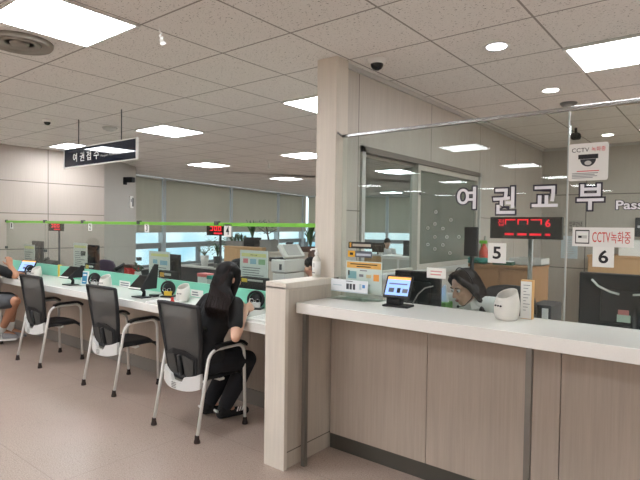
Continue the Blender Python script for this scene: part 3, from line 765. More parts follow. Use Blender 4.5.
pg = plate_w('name_strip', None, None, x0, x1, zb, zt, 2.842, M((238, 242, 246), .5, var=.01), .003, None,
    [('r', .43, .25, .5, .7, M((70, 74, 84), .6)), ('r', .52, .25, .58, .7, M((70, 74, 84), .6)), ('r', .61, .25, .67, .7, M((70, 74, 84), .6)), ('r', .42, .86, .6, .92, faint), ('r', .06, .48, .3, .56, MAT['pale_blue']), ('r', .78, .3, .84, .75, MAT['pale_blue']), ('r', .86, .45, .93, .7, MAT['blue']), ('r', 0, 0, 1, .08, MAT['pale_blue'])])
pg.parent = ns; pg.matrix_parent_inverse = Matrix.Translation(-ns.location)

# sanitiser pump on the half wall
zc = 1.192; p = at_x(314.5, 280, -2.30); bx, by = -2.285, 2.835
sz = empty('sanitiser_bottle', (bx, by, zc), 'clear pump bottle with white label standing on the half wall by the pier', 'bottle')
clr = M((222, 222, 214), .15, var=.01)
MB().lathe([(.026, 0), (.029, .006), (.029, .118), (.024, .135), (.011, .148), (.011, .16)], (bx, by, zc), clr).build('bottle_body', sz)
MB().lathe([(.0296, .02), (.0296, .112)], (bx, by, zc), MAT['paper']).box((bx-.006, by-.0305, zc+.07), (bx+.006, by-.029, zc+.1), MAT['light_grey']).box((bx-.012, by-.0305, zc+.028), (bx+.012, by-.029, zc+.036), faint).build('label', sz)
MB().lathe([(.014, .158), (.014, .175), (.006, .178), (.006, .195)], (bx, by, zc), MAT['white']).tube([(bx+.006, by, zc+.198), (bx-.03, by-.02, zc+.196), (bx-.036, by-.024, zc+.186)], .006, MAT['white']).build('pump', sz)

a, b_ = W(464, 240, 4.9), W(477, 240, 4.9); zt, zb = W(470, 227, 4.9).z, W(470, 256, 4.9).z
dd = empty('stand_display', ((a.x+b_.x)/2, 4.95, 0), 'dark upright display on a slim stand beside the staff window, below the first white letter', 'display')
MB().box((max(a.x, PWX+.05), 4.9, zb), (b_.x, 4.94, zt), MAT['matte_black'], .005).build('casing', dd)
xm = (max(a.x, PWX+.05)+b_.x)/2
MB().tube([(xm, 4.95, 0), (xm, 4.95, (zt+zb)/2)], .02, MAT['black'], 10).lathe([(.14, 0), (.14, .015), (.02, .03)], (xm, 4.95, 0), MAT['black']).build('stand', dd)

# ================================================================== LEFT COUNTER
WZ, WF, PY = .84, 2.645, 3.18        # worktop height and front, line of the mint panel and glass
XL = WL
ct = empty('countertop', (-5.5, 2.9, WZ-.07), 'long white worktop of the left-hand counter in front of the mint panel', 'countertop')
MB().box((XL, WF, WZ-.072), (PX0, PY+.02, WZ), MAT['white_top'], .005).build('worktop', ct)
cb = empty('counter_base', (-5.5, 3.15, 0), 'wood-grain base wall of the left-hand counter behind the chairs, with grey kickboard', 'counter base')
xs = [XL + (PX0-XL)*k/7 for k in range(8)]
for a, b in zip(xs[:-1], xs[1:]): MB().box((a+.002, 3.13, .13), (b-.002, 3.15, WZ-.072), MAT['counter_front']).build('front_panel', cb)
MB().box((XL, 3.118, 0), (PX0, 3.15, .13), M((138, 134, 128), .45, .2)).build('kickboard', cb)
pz = .985
px_step = W(58, 270, PY).x
for x0, x1, z1, lb in ((-8.55, px_step-.01, pz, 'mint green privacy panel at far left end of the left counter'), (px_step+.05, PX0, pz, 'long mint green privacy panel running along the left counter to the half wall')):
    r = empty('privacy_panel', ((x0+x1)/2, PY, WZ), lb, 'panel')
    MB().box((x0, PY, WZ), (x1, PY+.022, z1), MAT['mint'], .003).build('board', r)
    if x0 > -8: MB().box((x0-.05, PY-.004, WZ), (x0-.002, PY+.026, z1+.012), MAT['yellow'], .002).build('end_post', r)
# glass panes on top of it
gx = [W(6, 221, PY+.03).x, W(45, 221, PY+.03).x, W(83, 221.4, PY+.03).x, W(139, 222, PY+.03).x, W(217, 223, PY+.03).x, PX0]
gl_lab = ['clear glass screen with lime top edge at far left end of left counter, number 1', 'clear glass screen with lime top edge between number 1 and number 2', 'clear glass screen with lime top edge, carrying number 2', 'wide clear glass screen with lime top edge, carrying number 3', 'clear glass screen with lime edge beside the pale pier, number 4']
GZ = 1.568
for i in range(5):
    a, b = gx[i]+.004, gx[i+1]-.004
    g = empty('glass_screen', ((a+b)/2, PY+.03, pz), gl_lab[i], 'glass screen', 'glass screens of the left counter')
    MB().box((a, PY+.027, pz-.1), (b, PY+.033, GZ-.02), MAT['glass']).build('pane', g)
    MB().box((a, PY+.020, GZ-.028), (b, PY+.040, GZ+.004), MAT['green'], .002).build('top_strip', g)
    for z in (GZ, 1.165):
        MB().box((a-.028, PY+.012, z-.02), (a+.028, PY+.046, z+.018), M((70, 74, 70), .4), .003).build('clip', g)
# number cards
for x, ch in ((11.5, '1'), (90, '2'), (146.7, '3'), (227.5, '4')):
    c = W(x, {'1': 225.3, '2': 227, '3': 228, '4': 230.5}[ch], PY+.02)
    h = .095 if ch != '4' else .115
    plate_w('number_card', 'white card with black number %s hung under the lime edge of the left glass' % ch, 'number card', c.x-h*.42, c.x+h*.42, c.z-h/2, c.z+h/2, PY+.02, MAT['paper'], .004, 'counter number cards on the left glass', [('t', .28, .16, .72, .84, ch, ink)])
def call_display(px, Y, label, desk_z=.74):
    x0, x1 = W(px[0], px[1], Y).x, W(px[2], px[1], Y).x; zt = W((px[0]+px[2])/2, px[1], Y).z; zb = W((px[0]+px[2])/2, px[3], Y).z
    r = empty('call_display', ((x0+x1)/2, Y+.03, desk_z), label, 'LED display')
    MB().box((x0, Y, zb), (x1, Y+.045, zt), MAT['gloss_black'], .004).build('case', r)
    d = MB(); w, h = x1-x0, zt-zb
    for k in range(3):
        u = x0+w*(.22+.24*k)
        d.box((u, Y-.002, zb+h*.45), (u+w*.17, Y-.0005, zb+h*.53), MAT['led']).box((u, Y-.002, zb+h*.8), (u+w*.17, Y-.0005, zb+h*.88), MAT['led']).box((u+w*.13, Y-.002, zb+h*.45), (u+w*.17, Y-.0005, zb+h*.88), MAT['led'])
        if k: d.box((u, Y-.002, zb+h*.45), (u+w*.04, Y-.0005, zb+h*.88), MAT['led'])
    d.box((x0+w*.45, Y-.002, zb+h*.14), (x0+w*.92, Y-.0005, zb+h*.28), MAT['led'])
    d.build('digits', r)
    MB().tube([((x0+x1)/2+w*.2, Y+.03, desk_z), ((x0+x1)/2+w*.2, Y+.03, zb)], .013, MAT['dark_grey']).lathe([(.09, 0), (.09, .012), (.015, .02)], ((x0+x1)/2+w*.2, Y+.03, desk_z+.001), MAT['dark_grey']).build('pole', r)
call_display((48.5, 223, 61, 231), 3.42, 'small dark call display on a thin pole behind number 1')
call_display((206.5, 225, 223.5, 235.5), 3.42, 'call display with red digits beside number 4')
desk('staff_desk', -8.5, -2.45, 3.24, 3.9, .74, 'long pale staff desk behind the mint panels')

# signing tablets and small things on the left worktop
def at_t(x, y): return at_z(x, y, WZ)
p = at_t(70, 285); tablet(p.x, p.y, WZ, .05, 'black signing tablet on stand on left worktop behind the first empty chair', False, .215, .18, 'signing tablets on the left worktop')
p = at_t(141, 297.5); tablet(p.x, p.y, WZ, .05, 'black signing tablet on stand on left worktop between second and third chair', False, .215, .18, 'signing tablets on the left worktop', True)
tablet(-7.36, 2.97, WZ, .3, 'signing tablet with bluish lit screen at far left, beside the raised hand', True, .27, .18, 'signing tablets on the left worktop')
for (x, y), s, lb in (((38, 278.5), .95, 'white egg-shaped bin on left worktop behind the first empty chair'), ((107, 289.5), .98, 'white egg-shaped bin on left worktop behind the second empty chair'), ((185, 301), .98, 'white egg-shaped bin on left worktop close to the woman in black')):
    p = at_t(x, y); desk_bin(p.x, p.y-.02, WZ, s, .3, lb)
def round_stand(x, y, label, face, rz=.5):
    """black ring-shaped desk stand holding glasses, leaning back on a foot"""
    r = empty('glasses_stand', (x, y, WZ), label, 'stand', 'round glasses stands on the left worktop', rz)
    ring = MB().tube([(.068*cos(a), .018*sin(a)*.3, .082+.068*sin(a)) for a in [2*PI*k/24 for k in range(24)]], .011, MAT['black'], 8, True)
    o = ring.build('ring'); o.parent = r
    o = MB().lathe([(.056, 0), (.056, .006)], (0, 0, 0), MAT['matte_black'], mx=Matrix.Translation((0, .014, .082)) @ Matrix.Rotation(PI/2, 4, 'X')).build('back_disc'); o.parent = r
    o = MB().box((-.06, -.045, 0), (.06, .05, .014), MAT['black'], .004).build('foot'); o.parent = r
    o = MB().box((-.035, -.02, .014), (.045, .005, .06), face, .006).build('tray'); o.parent = r
    g = MB()
    for s in (-1, 1): g.tube([(s*.026+.018*cos(a), -.03, .075+.014*sin(a)) for a in [2*PI*k/14 for k in range(14)]], .003, MAT['chrome'], 6, True)
    g.tube([(-.008, -.03, .078), (.008, -.03, .078)], .002, MAT['chrome'], 6)
    o = g.build('reading_glasses'); o.parent = r
for (x, y), lb, f in (((30, 277), 'round black glasses stand on left worktop behind the first empty chair', MAT['light_grey']), ((94.5, 287), 'round black glasses stand beside the blue leaflet on the left worktop', MAT['light_grey']),
                      ((168, 297), 'round black glasses stand with yellow items on left worktop near the woman in black', MAT['yellow']), ((262, 308), 'round black glasses stand at the right end of the left worktop, by the half wall', MAT['white'])):
    p = at_t(x, y); round_stand(p.x, min(p.y, 3.09), lb, f)
p = at_t(84, 285.5)
lf = empty('leaflet_stand', (p.x, p.y, WZ), 'small upright leaflet stand with bright blue leaflet on left worktop', 'leaflet stand', rz=.3)
o = MB().box((-.055, 0, .002), (.055, .006, .165), MAT['white'], .001, mx=Matrix.Rotation(-.12, 4, 'X')).box((-.055, -.03, 0), (.055, .05, .004), MAT['clear']).build('holder'); o.parent = lf
o = MB().box((-.035, -.002, .02), (.035, 0, .15), M((70, 150, 190), .5), mx=Matrix.Rotation(-.12, 4, 'X')).box((-.025, -.003, .11), (.025, -.002, .13), MAT['white'], mx=Matrix.Rotation(-.12, 4, 'X')).box((-.025, -.003, .04), (.02, -.002, .05), MAT['white'], mx=Matrix.Rotation(-.12, 4, 'X')).build('leaflet'); o.parent = lf
# labels on the mint panel
plate('panel_label', 'white label on the mint panel left of the middle tablet', 'label', (119.5, 281, 130, 287), PY-.003, MAT['paper'], .002, 'white labels on the mint panel', textlines(.1, .9, .2, .9, 2, faint, 2))
plate('panel_label', 'white label on the mint panel beside the left shoulder of the woman in black', 'label', (191, 290, 203, 297), PY-.003, MAT['paper'], .002, 'white labels on the mint panel', textlines(.1, .9, .2, .9, 2, faint, 4))
p = at_t(154, 296.5)
dv = empty('card_reader', (p.x, p.y, WZ), 'small flat black card reader with cable right of the middle tablet', 'card reader')
MB().box((p.x-.045, p.y-.03, WZ), (p.x+.045, p.y+.03, WZ+.022), MAT['black'], .006).build('body', dv)
MB().tube(fillet([(p.x, p.y+.03, WZ+.012), (p.x+.03, p.y+.1, WZ+.03), (p.x+.05, p.y+.12, WZ+.16), (p.x-.08, p.y+.12, WZ+.17)], .05), .004, MAT['grey'], 6).build('cable', dv)
# papers and pad by the woman, paper stack by the third stand
def sheets(x, y, z, w, d, n, label, rz, col='paper'):
    r = MB()
    for k in range(n):
        a = rz + random.uniform(-.06, .06); mx = Matrix.Translation((x, y, z+.0012*k)) @ Matrix.Rotation(a, 4, 'Z')
        r.box((-w/2, -d/2, .0002), (w/2, d/2, .0012), MAT[col], mx=mx)
        if k == n-1:
            for j in range(6): r.box((-w*.4, d*.32-j*d*.12, .0012), (w*.3, d*.34-j*d*.12, .0015), faint, mx=mx)
    return tag(r.build('paper_sheets'), label, 'papers')
p = at_t(171, 302); sheets(p.x, p.y-.05, WZ, .3, .2, 12, 'white papers lying on left worktop in front of the yellow glasses stand', .3)
p = at_t(183, 303); pr = empty('red_stamp', (p.x-.02, p.y-.1, WZ), 'small red ink stamp at the edge of the white papers on left worktop', 'stamp')
MB().lathe([(.018, 0), (.02, .008), (.014, .02), (.012, .03), (.016, .04), (.008, .046)], (p.x-.02, p.y-.1, WZ+.015), MAT['red'], 14).build('body', pr)
MB().lathe([(.024, 0), (.024, .015)], (p.x-.02, p.y-.1, WZ), MAT['black'], 14).build('pad', pr)
sheets(-2.78, 2.86, WZ, .21, .29, 5, 'white form on left worktop under the hand of the woman in black', .15)
pd = empty('ink_pad', (-2.62, 2.93, WZ), 'small black ink pad on left worktop right of the white form', 'ink pad')
MB().box((-2.67, 2.89, WZ), (-2.56, 2.97, WZ+.016), MAT['black'], .004).build('case', pd)
MB().box((-2.66, 2.9, WZ+.016), (-2.57, 2.96, WZ+.019), MAT['dark_grey']).build('pad', pd)
kp = at_t(20, 278.5); rm = empty('pen', (kp.x, kp.y-.05, WZ), 'black pen lying on left worktop by the first empty chair', 'pen')
MB().tube([(kp.x-.07, kp.y-.06, WZ+.006), (kp.x+.07, kp.y-.04, WZ+.006)], .006, MAT['black'], 8).build('barrel', rm)
MB().tube([(kp.x+.07, kp.y-.04, WZ+.006), (kp.x+.085, kp.y-.038, WZ+.006)], [.006, .001], MAT['silver'], 8).build('tip', rm)

# notices standing behind the left glass, monitors behind them
def notice(px, Y, label, mat, marks, side=True):
    o = plate('notice_board', None, None, px, Y, mat, .006, None, marks)
    x0, x1 = W(px[0], (px[1]+px[3])/2, Y).x, W(px[2], (px[1]+px[3])/2, Y).x; zb = W((px[0]+px[2])/2, px[3], Y).z
    r = empty('notice_stand', ((x0+x1)/2, Y, .74), label, 'notice stand', 'notices standing behind the left glass')
    o.name = 'sheet'; o.parent = r; o.matrix_parent_inverse = Matrix.Translation(-r.location)
    MB().box((x0-.005, Y+.006, zb-.01), (x1+.005, Y+.012, zb+.3), MAT['clear']).build('acrylic_back', r)
    MB().box((x0+.05, Y+.006, .75), (x0+.08, Y+.02, zb), MAT['light_grey']).box((x1-.08, Y+.006, .75), (x1-.05, Y+.02, zb), MAT['light_grey']).box((x0+.02, Y-.05, .74), (x1-.02, Y+.08, .752), MAT['light_grey']).build('stand_foot', r)
    return r
hd = M((226, 226, 160), .6); bl_ = M((150, 190, 214), .6); gr_ = M((140, 180, 140), .6); pk_ = M((214, 130, 140), .6)
notice((24, 244.5, 34.5, 268), 3.36, 'greyish notice behind the glass under number 1 display, leftmost', M((205, 206, 200), .6), [('r', .05, .82, .95, .93, hd)] + textlines(.1, .85, .1, .75, 7, faint, 8, .35))
notice((73.5, 243, 87, 268), 3.36, 'white notice with pale yellow heading behind the glass below number 2', M((222, 222, 216), .6), [('r', .05, .8, .95, .9, hd), ('r', .55, .6, .9, .68, ink)] + textlines(.12, .88, .1, .7, 8, faint, 9, .35))
notice((149, 251.5, 169.5, 279), 3.36, 'white notice with yellow heading behind the glass below number 3', M((222, 226, 222), .6), [('r', .1, .82, .95, .92, hd), ('r', .2, .55, .42, .7, bl_), ('r', .55, .52, .9, .68, bl_)] + textlines(.15, .9, .08, .48, 5, faint, 10, .35))
notice((240, 250.5, 267.5, 283), 3.36, 'white notice with yellow heading and three coloured boxes, beside the half wall', M((222, 230, 228), .6), [('r', .06, .8, .95, .91, hd), ('r', .12, .6, .3, .74, pk_), ('r', .38, .58, .6, .74, bl_), ('r', .68, .58, .92, .74, gr_), ('t', .38, .83, .62, .88, '안내', ink)] + textlines(.1, .9, .08, .52, 6, faint, 11, .35))
def mon_px(px, Y, label, rz=0, **k):
    a, b = W(px[0], (px[1]+px[3])/2, Y).x, W(px[2], (px[1]+px[3])/2, Y).x; zt = W((px[0]+px[2])/2, px[1], Y).z; zb = W((px[0]+px[2])/2, px[3], Y).z
    return monitor((a+b)/2, Y, (zt+zb)/2, b-a, zt-zb, label, rz, group='monitors behind the left glass', **k)
mon_px((33, 241, 43.5, 263), 3.48, 'dark grey monitor behind the leftmost notice')
mon_px((88, 245, 99, 268), 3.5, 'black monitor right of the notice under number 2, bluish face')
mon_px((160, 254, 180.5, 280), 3.48, 'black monitor behind the notice under number 3')
mon_px((243, 256, 263.5, 283), 3.48, 'black monitor behind the notice beside the half wall')
for px, lb, c1, c2_ in (((163, 270, 176, 278), 'dark document tray with orange end behind the notice under number 3', 'orange', 'light_grey'), ((244, 276, 268, 284), 'dark document tray with yellow tag behind the notice by the half wall', 'yellow', 'light_grey'), ((89, 263, 98, 269.5), 'dark document tray with white card below the monitor near number 2', 'yellow', 'white')):
    a, b = W(px[0], px[1], 3.30), W(px[2], px[3], 3.30)
    r = empty('document_tray', ((a.x+b.x)/2, 3.28, .74), lb, 'tray', 'document trays behind the mint panel')
    MB().box((a.x, 3.245, .741), (b.x, 3.32, a.z), MAT['matte_black'], .004).build('body', r)
    h = a.z-b.z
    MB().box((a.x+.03, 3.241, b.z+h*.1), (a.x+.1, 3.245, b.z+h*.75), MAT[c1]).build('tag', r)
    MB().box((a.x+.11, 3.241, b.z+h*.35), (b.x-.01, 3.245, b.z+h*.7), MAT[c2_]).build('card', r)
# phones, boxes and a vase on the staff desk, peeping over the mint panel
for px, lb in (((42.5, 260, 52, 268), 'black desk phone peeping over the mint panel below the pole of the left display'), ((117, 267, 127, 275), 'black desk phone peeping over the mint panel below number 3')):
    a, b = W(px[0], px[1], 3.45), W(px[2], px[3], 3.45)
    r = empty('desk_phone', ((a.x+b.x)/2, 3.45, .74), lb, 'phone', 'desk phones behind the mint panel')
    MB().prism([(a.x, 3.38, .742), (a.x, 3.54, .742), (a.x, 3.54, a.z), (a.x, 3.5, a.z), (a.x, 3.38, a.z-.07)], (b.x-a.x, 0, 0), MAT['matte_black']).build('body', r)
    MB().tube([(a.x+.04, 3.40, a.z-.03), (a.x+.045, 3.45, a.z+.0), (a.x+.05, 3.52, a.z+.03)], [.026, .018, .026], MAT['black'], 8).build('handset', r)
def deskbox(px, Y, d, label, mat, lid, cat='box', name='paper_box'):
    a, b = W(px[0], px[1], Y), W(px[2], px[3], Y)
    r = empty(name, ((a.x+b.x)/2, Y+d/2, .74), label, cat)
    MB().box((a.x, Y, .741), (b.x, Y+d, a.z-.03), MAT[mat], .003).build('body', r)
    MB().box((a.x-.004, Y-.004, a.z-.035), (b.x+.004, Y+d+.004, a.z), MAT[lid], .003).build('lid', r)
deskbox((197.5, 273, 207, 285), 3.3, .1, 'white box with pink lid behind the mint panel, left of the woman', 'white', 'pink')
deskbox((207, 275.5, 215, 285), 3.3, .1, 'white box with teal lid behind the mint panel, left of the woman', 'light_grey', 'teal')
deskbox((124, 264.5, 132, 273), 3.4, .1, 'small box with red front behind the mint panel under number 3', 'red', 'brown')
p = W(138, 268, 3.4)
vs = empty('flower_vase', (p.x, 3.4, .74), 'white vase with small green plant behind the mint panel under number 3', 'vase')
MB().lathe([(.03, 0), (.045, .06), (.045, .2), (.035, .24), (.04, .25)], (p.x, 3.4, .741), MAT['white'], 16).build('pot', vs)
lv = MB()
for k in range(14):
    a = random.uniform(0, 2*PI); r = random.uniform(.03, .09); zz = .985+random.uniform(.03, .12)
    lv.tube([(p.x, 3.4, .98), (p.x+r*.6*cos(a), 3.4+r*.6*sin(a), zz), (p.x+r*cos(a), 3.4+r*sin(a), zz-.01)], [.004, .012, .002], MAT['leaf_dark'], 6)
lv.build('leaves', vs)

# ------------------------------------------------------------------ hanging sign
SY = 2.92
a, b = W(64.5, 159, SY), W(136, 148, SY); zt, zb = 2.405, 2.195
zt = W(100, 144.5, SY).z; zb = W(100, 163, SY).z
hs = empty('hanging_sign', ((a.x+b.x)/2, SY, H), 'dark navy hanging sign with white Korean lettering over the left counter', 'sign')
MB().box((a.x, SY, zb), (b.x, SY+.016, zt), MAT['navy']).build('panel', hs)
fr_ = MB()
for q0, q1 in (((a.x-.012, zb-.012), (b.x+.012, zb)), ((a.x-.012, zt), (b.x+.012, zt+.012)), ((a.x-.012, zb), (a.x, zt)), ((b.x, zb), (b.x+.012, zt))):
    fr_.box((q0[0], SY-.004, q0[1]), (q1[0], SY+.02, q1[1]), MAT['silver'])
fr_.build('frame', hs)
w_, h_ = b.x-a.x, zt-zb
for ch, u0, u1 in (('여', .14, .2), ('권', .245, .31), ('접', .345, .41), ('수', .45, .525)):
    MB().text(ch, MAT['white'], (a.x+w_*u0, a.x+w_*u1, zb+h_*.24, zb+h_*.74), y=SY-.001, offset=.01).build('letter', hs)
MB().text('Passport Application', MAT['light_grey'], (a.x+w_*.55, a.x+w_*.8, zb+h_*.3, zb+h_*.45), y=SY-.001).build('small_lettering', hs)
for x in (W(78, 130, SY).x, W(120.8, 120, SY).x): MB().tube([(x, SY+.008, zt+.012), (x, SY+.008, H)], .006, MAT['dark_grey'], 8).build('suspension_rod', hs)

# camera and switch on the grey pillar
pt = (Vector(PF+(0,))-Vector(PE+(0,))).normalized(); pn = Vector((pt.y, -pt.x, 0))
def on_pillar(x, y):
    d = _ray(x, y); p0 = Vector((WL, PE[1], 0)); n = pn
    return CAM + d*((n @ (p0-CAM))/(n @ d))
p = on_pillar(124, 180)
bc = empty('box_camera', p, 'black box camera on a bracket high on the grey pillar', 'security camera')
MB().tube([p, p+pn*.1], .02, MAT['black']).box((p.x-.03, p.y-.05, p.z-.09), (p.x+.03, p.y+.05, p.z+.05), MAT['black'], .006).build('bracket', bc)
q = p+pn*.1
MB().box((-.10, -.05, -.045), (.10, .05, .055), MAT['matte_black'], .008, mx=Matrix.Translation(q) @ Matrix.Rotation(.4, 4, 'Z')).build('body', bc)
p = on_pillar(130.5, 202)
sw = empty('wall_panel', p, 'small white and grey control panel on the grey pillar below the box camera', 'control panel')
mxp = Matrix(((pt.x, pn.x, 0, p.x), (pt.y, pn.y, 0, p.y), (0, 0, 1, p.z), (0, 0, 0, 1)))
MB().box((-.09, 0, -.12), (.09, .03, .12), MAT['white'], .006, mx=mxp).build('housing', sw)
MB().box((.02, .03, -.09), (.08, .034, .09), MAT['dark_grey'], mx=mxp).box((-.06, .03, 0), (-.02, .034, .06), MAT['grey'], mx=mxp).build('buttons', sw)

# ================================================================== VISITOR CHAIRS
def visitor_chair():
    r = empty('visitor_chair', (0, 0, 0))
    for s in (-1, 1):
        path = fillet([(s*.262, -.235, .03), (s*.258, -.125, .635), (s*.255, .215, .640), (s*.252, .236, .03)], .085, 6)
        fr = MB().tube(path, .0125, MAT['silver'], 12).build('side_frame', r)
        for x, y in ((s*.262, -.236), (s*.252, .236)):
            MB().lathe([(.022, 0), (.022, .012), (.017, .03), (.0155, .055)], (x, y, 0), MAT['rubber'], 14).build('rubber_foot', fr)
        ap = fillet([(s*.256, -.085, .648), (s*.256, -.03, .664), (s*.255, .185, .664), (s*.254, .235, .625)], .05, 5)
        arm = MB()
        n = len(ap)
        for i in range(n-1):
            a, b = Vector(ap[i]), Vector(ap[i+1]); w = .024; t = (b-a).normalized(); u = Vector((0, -t.z, t.y)); h = .011
            arm.prism([a+Vector((-w, 0, 0))-u*h, a+Vector((w, 0, 0))-u*h, a+Vector((w*.8, 0, 0))+u*h, a+Vector((-w*.8, 0, 0))+u*h], b-a, MAT['black'])
        arm.build('armrest', r)
    # seat
    bm = bmesh.new(); bmesh.ops.create_grid(bm, x_segments=14, y_segments=14, size=.5)
    for v in bm.verts:
        x, y = v.co.x*2, v.co.y*2
        k = 1-.06*max(0, -y); ex = (abs(x)**4 + abs(y)**4)**.25 if (x or y) else 0
        v.co = Vector((x*.235*k*(1-.06*abs(y)**4), .03+y*.215*(1-.06*abs(x)**4), .452 - .028*max(0, ex-.75)/.25*max(0, ex-.75)/.25 + .010*y*0 - .012*(1-x*x)*(1-y*y)))
    geo = bmesh.ops.extrude_face_region(bm, geom=bm.faces[:])
    for v in [g for g in geo['geom'] if isinstance(g, bmesh.types.BMVert)]: v.co.z = .395 + .02*min(1, abs(v.co.x)/.24)
    MB().addbm(bm, MAT['seat'], True).build('seat', r)
    MB().tube([(-.245, .02, .405), (-.2, .02, .388), (.2, .02, .388), (.245, .02, .405)], .011, MAT['silver'], 8).tube([(-.25, -.15, .41), (.25, -.15, .41)], .011, MAT['silver'], 8).build('seat_frame', r)
    # back: frame, woven panel, spine, white lumbar cover
    def bp(u, v):                       # u -1..1 across, v 0..1 upwards
        w = .176 + .060*v + .010*sin(PI*v)
        y = -.150 - .045*v - .02*v*v - .022*(1-u*u)*sin(PI*min(1, v*1.1))
        return Vector((u*w, y, .415+.545*v))
    loop = [bp(-1, v/12) for v in range(13)] + [bp(-1+2*k/8, 1) for k in range(1, 8)] + [bp(1, 1-v/12) for v in range(13)] + [bp(1-2*k/8, 0) for k in range(1, 8)]
    bf = MB().tube(loop, .015, MAT['matte_black'], 10, True)
    for s in (-1, 1): bf.tube([bp(s*1.0, k/10)+Vector((0, .006, 0)) for k in range(11)], [.017-.004*abs(k/10-.5) for k in range(11)], MAT['matte_black'], 8)
    bf.build('back_frame', r)
    nu, nv = 12, 16; vs = []; fs = []
    for dy in (0, .004):
        for j in range(nv+1):
            for i in range(nu+1): vs.append(bp(-1+2*i/nu, j/nv)+Vector((0, dy, 0)))
    o = (nu+1)*(nv+1)
    for j in range(nv):
        for i in range(nu):
            q = j*(nu+1)+i; fs.append((q, q+1, q+nu+2, q+nu+1))
    MB().add(vs[:o], fs, MAT['mesh'], True).build('backrest', r)
    sp_ = MB()
    sp_.tube([bp(0, -.03)+Vector((0, -.012, 0)), bp(0, .12)+Vector((0, -.02, 0)), bp(0, .30)+Vector((0, -.018, 0))], [.022, .02, .016], MAT['black'], 8)
    off = Vector((0, -.016, 0))
    sp_.prism([bp(-.92, 0)+off, bp(.92, 0)+off, bp(.92, .30)+off, bp(.35, .38)+off, bp(-.35, .38)+off, bp(-.92, .30)+off], (0, .006, 0), MAT['matte_black'])
    for s in (-1, 1): sp_.prism([bp(s*.25, .02)+off*1.6, bp(s*.75, .02)+off*1.6, bp(s*.8, .27)+off*1.6, bp(s*.25, .31)+off*1.6], (0, .006, 0), MAT['mesh'])
    sp_.build('back_support', r)
    lum = MB(); n = 16; outer = []; 
    for k in range(n+1):
        u = -1+2*k/n; x = u*.215; y = -.165 - .045*(1-u*u)
        top = .424 + .045*abs(u)**2.5 - .04*(1 if abs(u) < .35 else 0); bot = .328+.03*abs(u)**3
        outer.append((x, y, top, bot))
    vs = []; fs = []
    for x, y, t, b in outer: vs += [(x, y-.012, t), (x, y-.016, b), (x, y+.016, b+.006), (x, y+.012, t)]
    for k in range(n):
        for j in range(4): fs.append((k*4+j, k*4+(j+1) % 4, k*4+4+(j+1) % 4, k*4+4+j))
    fs += [(0, 1, 2, 3), (n*4+3, n*4+2, n*4+1, n*4)]
    lum.add(vs, fs, M((214, 214, 212), .4, var=.02))
    for k in range(4): lum.box((-.055, -.2285, .338+.012*k), (.0, -.2225, .341+.012*k), MAT['grey'])
    lum.build('lumbar_cover', r)
    return r
ch = visitor_chair()
spots = [(-3.19, 2.545, .0, 'black mesh-back visitor chair with silver legs, occupied by the woman in black'), (-4.56, 2.69, .02, 'empty black mesh-back visitor chair, middle one of the row, nearest to the seated woman'),
         (-6.0, 2.665, .03, 'empty black mesh-back visitor chair beside the person in grey shorts'), (-7.47, 2.36, .05, 'visitor chair beyond the left edge under the person in grey shorts')]
for i, (x, y, a, l) in enumerate(spots):
    o = ch if i == 0 else copy_tree(ch)
    o.location = (x, y, 0); o.rotation_euler.z = a
    tag(o, l, 'chair', 'black mesh-back visitor chairs along the left counter')

# ================================================================== PEOPLE
def capsule(p, r0, q, r1, n=14, h=4):
    p, q = Vector(p), Vector(q); t = (q-p)
    if t.length < 1e-5: t = Vector((0, 0, 1e-4)); q = p+t
    t.normalize(); up = Vector((0, 0, 1)) if abs(t.z) < .9 else Vector((1, 0, 0)); s = t.cross(up).normalized(); u = s.cross(t)
    rings = [(p - t*r0*cos(PI/2*k/h), r0*sin(PI/2*k/h)) for k in range(1, h+1)] + [(q + t*r1*sin(PI/2*k/h), r1*cos(PI/2*k/h)) for k in range(0, h)]
    vs = [p-t*r0]; fs = []
    for c, r in rings:
        for k in range(n): a = 2*PI*k/n; vs.append(c + s*cos(a)*r + u*sin(a)*r)
    vs.append(q+t*r1); m = len(rings)
    for k in range(n): fs.append((0, 1+(k+1) % n, 1+k))
    for i in range(m-1):
        for k in range(n): fs.append((1+i*n+k, 1+i*n+(k+1) % n, 1+(i+1)*n+(k+1) % n, 1+(i+1)*n+k))
    e = 1+m*n
    for k in range(n): fs.append((e, 1+(m-1)*n+k, 1+(m-1)*n+(k+1) % n))
    return vs, fs
